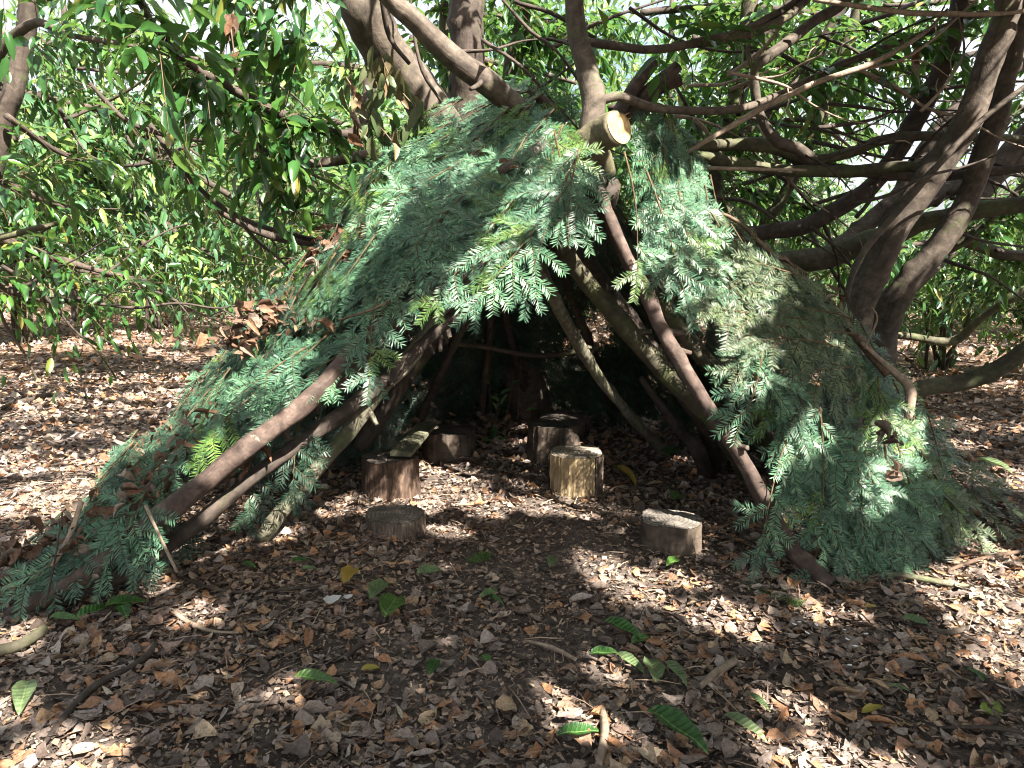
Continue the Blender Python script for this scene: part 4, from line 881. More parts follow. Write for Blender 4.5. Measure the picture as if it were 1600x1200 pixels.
# light reaches these spots inside the den through gaps between the boughs
GAPS = [(W(942, 300, 3.6), W(950, 400, 3.5))]
LIT_IN = [(G(700, 765), .07), (G(645, 785), .06), (G(760, 790), .06), (G(700, 742), .05), (W(860, 655, 5.0), .035), (W(900, 735, 4.5), .045), (W(880, 722, 4.55), .03), (W(925, 758, 4.4), .045), (G(805, 690), .06), (G(815, 665), .05),
          (W(885, 640, 5.3), .03), (W(655, 735, 4.2), .045), (W(835, 700, 4.9), .03), (W(905, 690, 4.9), .03), (G(850, 797), .05), (G(905, 803), .05), (W(1060, 815, 3.5), .12), (W(962, 200, 3.6), .08), (W(927, 165, 3.9), .06)]
BN = 0
def bough(root, tip, nrm, kind, label, group, shoots=None, width=.55, lift=0.0, name='fir_bough', sag=.06, dense=1.0, parent_check=True):
    """a cut fir bough lying from root to tip on a surface with normal nrm"""
    global BN; BN += 1
    g = random.Random(BN * 13 + 1)
    root = Vector(root); tip = Vector(tip); nrm = Vector(nrm).normalized(); B = max(.16, (tip - root).length - .13)
    t = thing(name, label, 'fir bough', root, group)
    n = 7; pts = []
    x = (tip - root).normalized(); y = nrm.cross(x).normalized(); nrm = x.cross(y)
    bend = g.uniform(-.06, .06)
    for i in range(n + 1):
        u = i / n; pts.append(root + x * (B * u) + y * (bend * B * math.sin(u * 3.1)) + nrm * (lift * math.sin(u * math.pi) * .5 + .01) + Vector((0, 0, -sag * B * u * u)))
    k = [np.array(p) for p in pts]
    link('stem', tube_mesh('stem', np.array(k), list(np.linspace(.0055, .0018, n + 1) * (0.7 + B * .5)), M['fir_twig'], 6, .04, BN, .06), t)
    ns = max(3, int(B / .12 * dense))
    for i in range(ns * 2 + 1):
        last = i == ns * 2
        u = 1.0 if last else .0 + .98 * (i // 2 + .5 * (i % 2)) / ns
        q = min(u * n, n - 1e-4); i0 = int(q); p = pts[i0].lerp(pts[i0 + 1], q - i0); tg = (pts[i0 + 1] - pts[i0]).normalized()
        sd = nrm.cross(tg).normalized() * (1 if i % 2 else -1)
        want = (width * B * .62) * (1 - u) ** .8 + .12; want = min(want, .3) * g.uniform(.85, 1.2) if not last else .2
        a = R(g.gauss(46, 8)) if not last else 0
        d = tg * math.cos(a) + sd * math.sin(a) + nrm * g.gauss(.05, .1) + Vector((0, 0, -.12 - .12 * g.random()))
        d.normalize()
        kk = kind
        if kind == 'fir_blue' and g.random() < .06: kk = 'fir_green'
        bk = min(3, max(0, int((want - .09) / .055)))
        me, L = g.choice(SHOOTS[(kk, bk)])
        z = (nrm + Vector((g.gauss(0, .14), g.gauss(0, .14), g.gauss(0, .12)))).normalized()
        s = want / L
        if not clear_of_light(p + d * want * .5, want * .22): continue
        link('shoot', me, t, mat=frame(np.array(p), np.array(d), np.array(z), s))
    return t

# den surface: grids of (px, py, Y) from silhouette (v=0) to the opening's edge (v=1)
def grid(S, E):
    return [Vector(W(*a)) for a in S], [Vector(W(*a)) for a in E]
LS, LE = grid([(860, 170, 4.45), (780, 185, 4.6), (690, 205, 4.7), (590, 300, 4.75), (490, 425, 4.65), (385, 560, 4.5), (300, 660, 4.2), (165, 800, 3.6), (35, 905, 3.05)],
              [(930, 265, 3.8), (895, 350, 3.6), (800, 400, 3.5), (690, 420, 3.5), (590, 495, 3.45), (490, 590, 3.35), (370, 690, 3.2), (215, 815, 2.98), (40, 935, 2.78)])
RS, RE = grid([(1010, 190, 4.45), (1060, 235, 4.5), (1100, 300, 4.5), (1160, 385, 4.4), (1270, 475, 4.25), (1350, 555, 4.1), (1410, 650, 3.9), (1435, 760, 3.65), (1435, 880, 3.4)],
              [(955, 250, 3.85), (945, 320, 3.8), (975, 400, 3.75), (1055, 470, 3.65), (1120, 560, 3.5), (1145, 660, 3.4), (1190, 760, 3.33), (1245, 850, 3.22), (1305, 905, 3.12)])
def surf(Sx, Ex, u, v):
    n = len(Sx) - 1; q = min(max(u, 0), .9999) * n; i = int(q); f = q - i
    a = Sx[i].lerp(Sx[i + 1], f); b = Ex[i].lerp(Ex[i + 1], f); p = a.lerp(b, v)
    du = (Sx[i + 1].lerp(Ex[i + 1], v) - Sx[i].lerp(Ex[i], v)).normalized(); dv = (b - a).normalized()
    nn = du.cross(dv).normalized()
    if nn.dot(CAMP - p) < 0: nn = -nn
    p = p + nn * (.10 * math.sin(math.pi * min(1, max(0, v))))
    return p, du, dv, nn

# frame poles first
def gp(px, py): p = G(px, py); return p.y
poles = [
    ('den_pole', [(22, 962, gp(22, 962), 15), (130, 900, 2.82, 17), (250, 808, 2.95, 17), (400, 690, 3.15, 17), (500, 608, 3.3, 16), (600, 510, 3.45, 14), (700, 440, 3.6, 12), (800, 370, 3.75, 11), (900, 270, 3.95, 10)], 'bark_red', 'thickest reddish pole along the left edge of the entrance', 14),
    ('den_pole', [(40, 968, gp(40, 968), 12), (200, 890, 3.0, 13), (330, 800, 3.15, 13), (450, 705, 3.4, 12), (560, 628, 3.6, 12), (680, 520, 3.8, 11), (800, 400, 4.0, 10), (910, 280, 4.1, 9)], 'bark_dark', 'dark pole just under the thick reddish one on the left', 12),
    ('den_pole', [(408, 845, gp(408, 845), 12), (440, 800, 3.6, 13), (520, 705, 3.62, 12), (590, 610, 3.7, 13), (640, 560, 3.75, 13), (690, 490, 3.85, 11), (770, 400, 3.95, 10), (900, 270, 4.1, 9)], 'bark_lichen', 'mottled grey-green pole slanting inside the left of the entrance', 12),
    ('den_pole', [(395, 688, 3.12, 10), (440, 655, 3.3, 12), (540, 590, 3.5, 12), (640, 500, 3.8, 11)], 'bark_red', 'short sawn pole lying along the top of the thick reddish pole', 12),
    ('den_pole', [(1295, 915, gp(1295, 915), 13), (1230, 845, 3.2, 13), (1160, 720, 3.3, 13), (1110, 640, 3.4, 12), (1060, 560, 3.5, 11), (1010, 460, 3.65, 11), (960, 360, 3.8, 10), (930, 270, 3.95, 9)], 'bark_red', 'reddish-brown pole along the right edge of the entrance', 12),
    ('den_pole', [(1180, 760, gp(1180, 745), 14), (1120, 660, 4.15, 15), (1040, 580, 4.15, 15), (960, 490, 4.12, 14), (900, 420, 4.1, 13), (850, 330, 4.1, 11)], 'bark_mossy', 'mossy pole crossing the right of the dark interior', 12),
    ('den_pole', [(1225, 740, gp(1225, 740), 14), (1150, 620, 4.1, 14), (1060, 510, 4.1, 13), (980, 400, 4.1, 12), (930, 300, 4.1, 11)], 'bark_mossy', 'thick mossy pole between the reddish pole and the right slope', 12),
    ('den_pole', [(1040, 712, gp(1040, 712), 8), (990, 655, 4.9, 8), (930, 580, 4.7, 9), (880, 495, 4.5, 10), (845, 420, 4.35, 10), (830, 340, 4.3, 9)], 'bark_lichen', 'slender pole leaning in the middle of the dark interior', 10),
    ('den_pole', [(1120, 735, gp(1120, 735), 16), (1105, 660, 4.6, 17), (1010, 540, 4.6, 17), (930, 430, 4.5, 16), (880, 330, 4.4, 14)], 'bark_dark', 'shaded thick pole behind the mossy ones on the right', 12),
    ('den_pole', [(640, 690, gp(640, 690), 7), (700, 560, 5.2, 7), (760, 430, 4.9, 6), (830, 300, 4.5, 6)], 'bark_dark', 'thin pole leaning right at the back of the den', 8),
    ('den_pole', [(750, 665, gp(750, 665), 5), (762, 560, 5.6, 5), (775, 450, 5.2, 5), (830, 310, 4.7, 5)], 'bark_red', 'slim upright stick at the back of the den', 8),
    ('den_pole', [(835, 650, gp(835, 650), 7), (800, 540, 5.5, 6), (790, 440, 5.1, 6), (830, 320, 4.7, 6)], 'bark_dark', 'slim upright pole behind the seedlings', 8),
    ('den_pole', [(960, 660, gp(960, 660), 7), (930, 560, 5.4, 7), (880, 430, 5.0, 6), (850, 320, 4.6, 6)], 'bark_dark', 'thin pole behind the big stump', 8),
    ('den_pole', [(660, 535, 5.2, 4), (740, 540, 5.2, 4), (840, 556, 5.2, 4), (930, 545, 5.2, 4)], 'bark_dark', 'crosswise stick tied along the back of the den', 7),
    ('den_pole', [(1000, 590, 5.0, 5), (1060, 670, 4.8, 9), (1090, 700, 4.5, 12), (1105, 745, gp(1105, 745), 14)], 'bark_dark', 'curved root-like limb at the right side of the den floor', 10),
    ('den_pole', [(560, 700, 4.7, 12), (600, 640, 4.8, 12), (700, 500, 4.7, 11), (820, 330, 4.5, 10)], 'bark_dark', 'dark pole leaning behind the left stump', 10),
]
for nm, pts, mm, lab, sides in poles:
    o = limb(nm, pts, M[mm], None, sides=sides, lump=.1, capmat=M['end_pale']); tag(o, lab, 'pole', 'poles framing the den')
    P_, r_ = px_path(pts); P_, r_ = smooth_path(P_, r_, .05)
    if max(r_) > .026:
        for _ in range(4):      # snapped side-branch stubs
            q_ = random.randrange(4, len(P_) - 6); tg_ = N((P_[q_ + 1] - P_[q_])[None])[0]; sd_ = N((np.cross(tg_, [random.gauss(0, 1), random.gauss(-1, .5), random.gauss(0, 1)]))[None])[0]
            dd_ = N((sd_ + tg_ * random.uniform(-.8, -.2))[None])[0]; l_ = random.uniform(.035, .075); rr_ = r_[q_] * random.uniform(.25, .42)
            limb('stub', [(*P_[q_], rr_ * 1.5), (*(P_[q_] + dd_ * (r_[q_] + l_ * .4)), rr_ * 1.05), (*(P_[q_] + dd_ * (r_[q_] + l_)), rr_ * .85)], M[mm], o, sides=7, world=True, step=.015, capmat=M['end_pale'])
# cut pole ends sticking out behind the apex
for pts, lab in [([(960, 190, 4.5, 10), (985, 145, 4.6, 10), (1018, 98, 4.7, 10)], 'first reddish sawn pole end sticking up right of the sawn stub'),
                 ([(975, 190, 4.6, 12), (1005, 155, 4.65, 12), (1058, 102, 4.7, 9)], 'second sawn pole end, knobbly, sticking up toward the arching branch'),
                 ([(1000, 180, 4.8, 9), (1030, 138, 4.8, 10), (1062, 125, 4.8, 9)], 'short cut pole end lowest of those right of the apex'),
                 ([(880, 195, 4.4, 11), (858, 168, 4.4, 8), (828, 138, 4.4, 6)], 'tapered cut pole end pointing left above the apex'),
                 ([(100, 858, 3.25, 9), (40, 895, 3.12, 16), (-10, 915, 3.05, 17), (-60, 940, 3.0, 17)], 'pale log end resting on the litter at the far left')]:
    o = limb('pole_end', pts, M['bark_red'], None, sides=12, lump=.1, capmat=M['end_pale']); tag(o, lab, 'pole')

GL, GR, GB = 'fir boughs thatching the left slope', 'fir boughs thatching the right slope', 'fir boughs closing the back of the den'
# back of the den, behind the poles
A0 = Vector(W(880, 250, 4.35))
nb = 0
for i in range(60):
    a = R(-18 + 196 * ((i * .618) % 1)); bx, by = .1 + 2.0 * math.cos(a), 4.5 + 2.3 * math.sin(a)
    base = Vector((bx, by, 0)); f = (i % 6) / 6 + random.uniform(0, .2); f = min(f, .95)
    r0 = A0.lerp(base, f * .85); ln = random.uniform(.8, 1.15); dn = (base - A0).normalized()
    out = Vector((math.cos(a), math.sin(a), .7)).normalized()
    tipp = r0 + dn * ln + Vector((random.gauss(0, .12), random.gauss(0, .08), 0))
    if tipp.z < .05: tipp.z = .05
    if (r0.y < 3.9) : continue
    bough(r0 + out * .05, tipp + out * .03, out, 'fir_shaded', 'shaded fir bough %s, %s' % ('low by the den floor' if f > .55 else ('half way up the inside' if f > .25 else 'high in the dark peak of the den'), 'on the right wall' if a < R(50) else ('behind the big stump' if a < R(85) else ('behind the seedlings' if a < R(115) else 'behind the left stumps'))), GB, width=.9, dense=.8)
for i_ in range(52):      # brush stuffed low round the back, in front of the poles
    a = R(8 + 165 * ((i_ * .618) % 1)); rr_ = random.uniform(.82, .95); z_ = random.uniform(.35, .95) if i_ % 2 else random.uniform(1.0, 1.6)
    k_ = 1 - z_ / 2.3; b0 = Vector((.1 + 2.0 * math.cos(a) * rr_ * k_, 4.5 + 2.3 * math.sin(a) * rr_ * k_, z_)); b1 = Vector((.1 + 2.05 * math.cos(a + random.gauss(0, .12)) * rr_, 4.5 + 2.3 * math.sin(a) * rr_, .04))
    if z_ > .95: b1 = b0.lerp(b1, .6)
    if b1.y < 4.9 or b0.y < 4.75: continue
    bough(b0, b1, (-math.cos(a), -math.sin(a), .3), 'fir_shaded', ('shaded fir bough stuffed low inside the back, ' if z_ < .96 else 'shaded fir bough hanging half way up inside the back, ') + ('toward the right wall' if a < R(60) else ('behind the big stump' if a < R(90) else 'behind the left stumps')), GB, width=1.0)
# left slope, laid from the bottom up so that upper boughs lap over lower ones
def cell(side, u, v):
    if side == 'L':
        along_ = ['beside the sawn stub', 'above the dark opening', 'on the shoulder left of the opening', 'half way down the left slope', 'below the heap of dead leaves', 'near the foot of the left slope'][min(5, int(u * 6))]
        return 'blue-green fir bough %s, %s' % (along_, 'on the far skyline edge' if v < .33 else ('in the middle of the thatch' if v < .66 else 'over the pole edge'))
    along_ = ['just right of the sawn stub', 'high on the right shoulder', 'under the brown stick', 'on the belly of the right slope', 'low on the right slope'][min(4, int(u * 5))]
    return 'fir bough %s, %s' % (along_, 'on the outer edge' if v < .4 else 'on the entrance side')
k = 0
for ring in range(22):
    u = 1.0 - ring / 22 if ring < 13 else (1.0 - 13 / 22) * (1 - (ring - 13) / 9)
    for v in (-.04, .22, .5, .74):
        if u > .4 and v > .7: v = .66
        uu = u + random.uniform(-.03, .03); vv = v + random.uniform(-.08, .08)
        p, du, dv, nn = surf(LS, LE, max(.01, uu - .12), vv)
        d = (du * random.uniform(.75, 1.0) + dv * (random.uniform(.1, .55) if uu < .42 else random.uniform(0, .28))).normalized()
        ln = random.uniform(.42, .62) * (1 if uu < .4 else .75)
        if vv > .6: ln *= .8
        off = nn * (.02 + .05 * random.random() + .03 * (ring % 3))
        tipz = p + d * ln + off * .6
        if tipz.z < .04: tipz.z = .04
        bough(p + off, tipz, nn, 'fir_green' if random.random() < .07 else 'fir_blue', cell('L', uu, vv), GL); k += 1
for i_ in range(26):
    uu = .42 + .36 * ((i_ * .618) % 1); vv = .12 + .76 * ((i_ * .382 + .1) % 1)
    p, du, dv, nn = surf(LS, LE, uu - .1, vv)
    d = (du * random.uniform(.8, 1.0) + dv * random.uniform(.05, .5)).normalized(); ln = random.uniform(.32, .46)
    off = nn * (.05 + .07 * random.random()); tipz = p + d * ln + off * .7
    if tipz.z < .04: continue
    bough(p + off, tipz, nn, 'fir_green' if i_ % 9 == 4 else 'fir_blue', cell('L', uu, vv), GL, width=.75)
for ring in range(15):
    u = 1.0 - ring / 15
    for v in (.0, .26, .52, .76):
        uu = u + random.uniform(-.03, .03); vv = v + random.uniform(-.08, .08)
        p, du, dv, nn = surf(RS, RE, max(.01, uu - .12), vv)
        down = Vector((0, 0, -1)); down = (down - nn * down.dot(nn)).normalized()
        d = (down * 1.0 + du * random.uniform(.0, .5) + dv * random.uniform(-.2, .25)).normalized()
        ln = random.uniform(.4, .6)
        if uu < .3: ln *= .8
        off = nn * (.02 + .05 * random.random() + .03 * (ring % 3))
        tp = p + d * ln + off * .6
        if tp.z < .03: tp = p + d * (ln * max(.3, (p.z - .03) / max(.01, p.z - tp.z))) + off * .6
        if (tp - p).length < .2: continue
        kd = 'fir_dull' if (.36 < uu < .56 and random.random() < .6) else ('fir_green' if (vv < .2 and uu > .6 and random.random() < .4) else 'fir_blue')
        bough(p + off, tp, nn, kd, cell('R', uu, vv) if kd != 'fir_dull' else cell('R', uu, vv).replace('fir bough', 'dull olive fir bough'), GR)
# the far side of the left wing, down to the litter behind it
for i_ in range(22):
    uu = .3 + .66 * ((i_ + .5) / 22); p, du, dv, nn = surf(LS, LE, uu, .02)
    e = Vector((p.x - .28 + random.uniform(-.1, .1), p.y + .3 + random.uniform(-.05, .15), .03)); r0 = p + Vector((0, .02, -.02)); d = e - r0
    if d.length > .95:
        r1 = r0 + d * .48; bough(r1, e + d.normalized() * .1, (-.5, .7, .5), 'fir_shaded', 'shaded fir bough low behind the left wing, ' + ('near the apex' if uu < .5 else ('below the leaf heap' if uu < .75 else 'near its far left foot')), GB, width=.9); e = r1 + d.normalized() * .15
    if (e - r0).length > .2: bough(r0, e, (-.5, .7, .5), 'fir_shaded', 'shaded fir bough on the far ridge of the left wing, ' + ('near the apex' if uu < .5 else ('below the leaf heap' if uu < .75 else 'near its far left foot')), GB, width=.9)
# boughs placed one by one
def hb(a, b, kind, lab, up=(0, -.75, .6), **kw):
    kw.setdefault('group', None)
    bough(W(*a), W(*b), up, kind, lab, kw.pop('group'), **kw)
hb((850, 260, 3.6), (665, 470, 3.3), 'fir_blue', 'long bough hanging furthest left over the dark opening', width=.6)
hb((890, 290, 3.5), (725, 478, 3.2), 'fir_blue', 'long bough hanging over the opening, second from left', width=.55)
hb((900, 250, 3.5), (815, 460, 3.25), 'fir_blue', 'bough hanging straight over the middle of the opening', width=.6)
hb((905, 235, 3.5), (885, 425, 3.3), 'fir_blue', 'bough hanging from the sawn stub over the opening', width=.55)
hb((865, 205, 3.6), (915, 365, 3.45), 'fir_blue', 'sunlit bough falling just left of the dark central gap', width=.5)
hb((800, 250, 3.7), (600, 420, 3.4), 'fir_blue', 'bough spreading left above the opening', width=.6)
hb((760, 230, 3.9), (560, 330, 3.7), 'fir_blue', 'bough spreading left below the leaning trunk', width=.6)
hb((700, 330, 3.65), (545, 540, 3.3), 'fir_blue', 'bough drooping over the pole left of the opening', width=.4)
hb((600, 440, 3.5), (572, 600, 3.2), 'fir_blue', 'short bough with tip hanging in front of the mottled pole', width=.3)
hb((975, 240, 3.65), (1000, 440, 3.5), 'fir_blue', 'sunlit bough hanging just right of the dark central gap', width=.6)
hb((1010, 270, 3.75), (1080, 480, 3.5), 'fir_blue', 'bough hanging beside the pole right of the opening', width=.6)
hb((1060, 300, 3.8), (1120, 500, 3.6), 'fir_blue', 'bough hanging over the right shoulder above the olive ones', width=.6)
hb((1340, 525, 3.7), (1075, 508, 3.45), 'fir_dull', 'olive bough lying level, its tip reaching left to the opening', sag=0, width=.5)
hb((1330, 575, 3.65), (1105, 560, 3.4), 'fir_dull', 'lower level olive bough pointing left at the opening', sag=0, width=.5)
hb((1260, 500, 3.7), (1090, 480, 3.5), 'fir_dull', 'olive bough pointing left just above the level one', sag=0, width=.5)
hb((1310, 545, 3.6), (1150, 530, 3.42), 'fir_dull', 'small olive bough tip between the two level ones', sag=0, width=.5)
hb((1240, 430, 3.9), (1140, 400, 3.75), 'fir_dull', 'small sunlit olive bough high on the right shoulder', sag=0, width=.6)
hb((1300, 460, 3.95), (1110, 440, 3.7), 'fir_dull', 'upper level olive bough on the right shoulder', sag=0.0, width=.5)
hb((1330, 500, 3.75), (1180, 470, 3.6), 'fir_dull', 'short olive bough under the brown stick', sag=0.05, width=.6)
hb((1190, 550, 3.45), (1128, 725, 3.2), 'fir_blue', 'bough with brown stem showing, hanging over the right-hand pole', width=.5)
hb((1245, 640, 3.4), (1180, 872, 3.05), 'fir_blue', 'bough whose tip hangs in front of the foot of the right pole', width=.35)
hb((1280, 640, 3.4), (1272, 905, 3.08), 'fir_blue', 'long bough hanging down the right slope left of the dead leaves', width=.6)
hb((1330, 680, 3.4), (1332, 958, 3.05), 'fir_blue', 'lowest bough, its tips touching the ground on the right', width=.55)
hb((1380, 690, 3.45), (1400, 952, 3.1), 'fir_blue', 'bough touching the ground beside the lowest one', width=.55)
hb((1370, 590, 3.7), (1425, 800, 3.4), 'fir_green', 'fresh green bough on the outer right edge', width=.5)
hb((1440, 700, 3.9), (1580, 830, 3.5), 'fir_dull', 'grey-green bough lying on the litter beyond the right slope', up=(.1, -.5, .8), width=.7)
hb((1440, 690, 4.1), (1600, 800, 3.7), 'fir_dull', 'far grey-green bough stretching right over the litter', up=(.1, -.5, .8), width=.7)
hb((1430, 740, 3.6), (1560, 860, 3.35), 'fir_dull', 'near grey-green bough stretching right over the litter', up=(.1, -.5, .8), width=.7)
hb((1400, 770, 3.55), (1470, 890, 3.25), 'fir_dull', 'grey-green bough fanned at the foot of the right slope', up=(.1, -.5, .8), width=.6)
hb((1440, 760, 3.7), (1520, 870, 3.4), 'fir_dull', 'second grey-green bough on the litter, tucked by the right slope', up=(.1, -.5, .8), width=.7)
hb((1420, 720, 3.8), (1480, 850, 3.45), 'fir_shaded', 'shaded bough between the right slope and the litter', up=(.1, -.5, .8), width=.7)
hb((480, 545, 3.4), (320, 650, 3.2), 'fir_blue', 'bough draped on the thick reddish pole above the sawn one', up=(-.2, -.6, .75), width=.4)
hb((570, 450, 3.95), (410, 560, 3.7), 'fir_blue', 'bough under the big heap of brown leaves, on its uphill side', up=(-.25, -.6, .7), width=.7)
hb((540, 500, 3.65), (390, 620, 3.4), 'fir_blue', 'bough just below the big heap of brown leaves', up=(-.25, -.6, .7), width=.6)
hb((560, 540, 3.42), (400, 655, 3.2), 'fir_blue', 'bough lying along the reddish pole below the leaf heap', up=(-.2, -.6, .75), width=.45)
hb((480, 560, 3.6), (310, 660, 3.35), 'fir_blue', 'bough whose tip reaches the skyline left of the leaf heap', up=(-.25, -.6, .7), width=.6)
hb((420, 600, 3.5), (270, 710, 3.25), 'fir_blue', 'bough half way down, leftmost above the yellow-green one', up=(-.25, -.6, .7), width=.6)
hb((290, 690, 3.35), (150, 810, 3.1), 'fir_blue', 'bough low on the left wing, reaching the skyline', up=(-.25, -.6, .7), width=.6)
hb((270, 740, 3.15), (150, 860, 2.95), 'fir_blue', 'bough low on the left wing, just above the reddish pole', up=(-.25, -.6, .7), width=.5)
hb((190, 800, 3.05), (50, 905, 2.85), 'fir_blue', 'bough at the far left foot, nearest the skyline', up=(-.25, -.6, .7), width=.6)
hb((365, 645, 3.25), (300, 730, 3.1), 'fir_green', 'yellow-green bough hanging over the thick reddish pole', up=(-.2, -.6, .75), width=.3)
hb((230, 770, 3.0), (150, 905, 2.75), 'fir_blue', 'bough low on the left slope beside the dead leaves', up=(-.2, -.6, .75))
hb((140, 830, 2.95), (-30, 965, 2.66), 'fir_blue', 'lowest bough at the far left foot of the slope', up=(-.2, -.6, .75))
hb((200, 800, 2.95), (215, 880, 2.8), 'fir_blue', 'small bough tip pointing right near the far left foot', up=(-.2, -.6, .75))
hb((470, 650, 3.45), (455, 790, 3.35), 'fir_shaded', 'bough hanging inside, between the left poles', up=(.1, -1, .1), width=.35, sag=0)
hb((400, 700, 3.4), (385, 820, 3.3), 'fir_shaded', 'lower bough hanging inside, between the left poles', up=(.1, -1, .1), width=.35, sag=0)
hb((290, 800, 3.2), (250, 840, 3.1), 'fir_shaded', 'small dark bough under the thick pole at left', up=(.1, -1, .1), width=.7, sag=0)
hb((760, 200, 4.4), (830, 165, 4.4), 'fir_blue', 'small bough tuft behind the sloping limb', up=(0, -.6, .8), sag=0)
hb((900, 200, 4.3), (860, 150, 4.3), 'fir_blue', 'small bough tuft standing up at the apex', up=(0, -.8, .5), sag=0)
hb((1000, 190, 4.1), (1050, 250, 4.0), 'fir_blue', 'bough spreading right from behind the sawn stub', up=(.2, -.7, .7))
hb((640, 400, 4.3), (470, 440, 4.3), 'fir_dull', 'feathery bough poking out over the path on the left', up=(0, -.6, .8))
hb((540, 430, 4.5), (440, 450, 4.5), 'fir_dull', 'feathery bough tip low on the left skyline', up=(0, -.6, .8))
# ------------------------------------------------------------------ log stumps
def stump(label, px, py, wpx, h, side_m, top_m, seed, lobes=.05, ridge=.02, pale=None, flare=.08, tilt=(0, 0), sq=1.0, group='log stump seats in the den'):
    """px, py: middle of the base in the photograph; wpx: width there"""
    p = G(px, py); Rr = wpx / FPX * p.y * 1.01 / 2; p = p + Vector((0, Rr * .8, 0)); p.z = float(hgt(p.x, p.y)) - .02
    g = np.random.default_rng(seed); n = 120; a = np.linspace(0, 2 * np.pi, n, endpoint=False)
    ph = g.uniform(0, 6.28, 12)
    jit = g.normal(0, 1, (12, n)); jit = (jit + np.roll(jit, 1, 1) + np.roll(jit, 1, 0)) * ridge * .22
    prof = 1 + lobes * (np.sin(2 * a + ph[0]) + .6 * np.sin(3 * a + ph[1]) + .5 * np.sin(5 * a + ph[2])) + ridge * (np.abs(np.sin(11 * a + ph[3] + .7 * np.sin(4 * a))) + .7 * np.abs(np.sin(19 * a + ph[4])) + .4 * np.sin(37 * a + ph[5]) - .8)
    hs = np.linspace(0, h + .02, 12); rows = []
    for z in hs:
        u = z / (h + .02)
        pr = prof + ridge * .5 * np.sin(a * 23 + z * 30 + ph[6]) * np.sin(z * 50 + ph[7]) + flare * (1 - u) ** 2.2 * (1 + .5 * np.sin(5 * a + ph[8]))
        pr = pr + jit[min(11, int(u * 11))] * (u < .97)
        if u > .97: pr = pr * .985
        zz = z * (1 + tilt[0] * np.cos(a) + tilt[1] * np.sin(a)) + .006 * u * np.sin(3 * a + ph[9])
        rows.append(np.stack([Rr * pr * np.cos(a), Rr * pr * np.sin(a) * sq, zz + 0 * a], -1))
    V = np.concatenate(rows); i, j = np.meshgrid(np.arange(11), np.arange(n), indexing='ij'); j2 = (j + 1) % n
    F = np.stack([i * n + j, i * n + j2, (i + 1) * n + j2, (i + 1) * n + j], -1).reshape(-1, 4)
    uj = np.stack([j, j + 1, j + 1, j], -1) / n * 2 * np.pi * Rr; vj = np.stack([hs[i], hs[i], hs[i + 1], hs[i + 1]], -1)
    uv = np.stack([uj, vj], -1).reshape(-1, 2)
    mi = None
    t = thing('log_stump', label, 'log stump', p, group)
    def child(nm, me):
        o = bpy.data.objects.new(nm, me); COL.objects.link(o); o.parent = t; return o
    if pale is None:
        child('bark', np_mesh('bark', V, [(F, 0)], [side_m], uv))
    else:
        am = np.degrees(a)[j.ravel()]; m1 = np.zeros(len(F), bool)
        for lo, hi in pale: m1 |= (am > lo) & (am < hi)
        child('bare_wood', np_mesh('bare_wood', V, [(F[m1], 0)], [M['wood_pale']], uv.reshape(-1, 4, 2)[m1].reshape(-1, 2)))
        Vb = V.copy(); Vb[:, :2] *= 1.04
        child('bark', np_mesh('bark', Vb, [(F[~m1], 0)], [side_m], uv.reshape(-1, 4, 2)[~m1].reshape(-1, 2)))
    # top: rings of vertices with shallow cracks
    top = rows[-1]; c = top.mean(0); rr = [1, .9, .7, .45, .2]; TV = []
    for q in rr:
        w = c + (top - c) * q; w = w.copy(); w[:, 2] += .002 + .004 * (1 - q) + .003 * np.sin(7 * a + 9 * q + ph[10]) * (q < 1) - .008 * (np.abs(np.sin(2.5 * a + ph[11])) < .05) * (q < .95)
        TV.append(w)
    TV.append(c[None] + [[0, 0, .003]]); TV = np.concatenate(TV); k = np.arange(n); k2 = (k + 1) % n; TF = []
    for q in range(4): TF.append(np.stack([q * n + k, q * n + k2, (q + 1) * n + k2, (q + 1) * n + k], -1))
    child('cut_top', np_mesh('cut_top', TV, [(np.concatenate(TF), 0), (np.stack([4 * n + k, 4 * n + k2, np.full(n, 5 * n)], -1), 0)], [top_m]))
    return t, p, Rr
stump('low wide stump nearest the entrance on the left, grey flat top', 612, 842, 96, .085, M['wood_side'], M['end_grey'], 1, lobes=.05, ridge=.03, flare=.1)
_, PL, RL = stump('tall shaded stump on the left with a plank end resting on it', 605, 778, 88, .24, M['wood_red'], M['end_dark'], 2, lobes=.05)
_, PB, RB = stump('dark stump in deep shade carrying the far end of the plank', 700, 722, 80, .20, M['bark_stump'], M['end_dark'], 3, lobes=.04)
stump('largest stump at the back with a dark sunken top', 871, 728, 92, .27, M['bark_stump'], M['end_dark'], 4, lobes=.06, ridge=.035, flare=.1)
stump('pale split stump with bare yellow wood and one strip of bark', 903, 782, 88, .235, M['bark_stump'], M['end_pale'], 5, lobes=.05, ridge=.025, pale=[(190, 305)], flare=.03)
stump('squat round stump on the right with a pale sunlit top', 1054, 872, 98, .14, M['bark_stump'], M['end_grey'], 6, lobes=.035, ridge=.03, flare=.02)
# split log lying behind the largest stump
p = W(880, 652, 5.75)
t = thing('split_log', 'split log lying behind the largest stump with one pale face', 'log', p)
limb('bark', [(p.x - .16, p.y, p.z - .09, .10), (p.x, p.y + .02, p.z - .07, .115), (p.x + .2, p.y + .06, p.z - .08, .11)], M['bark_stump'], t, sides=12, world=True, capmat=M['end_pale'])
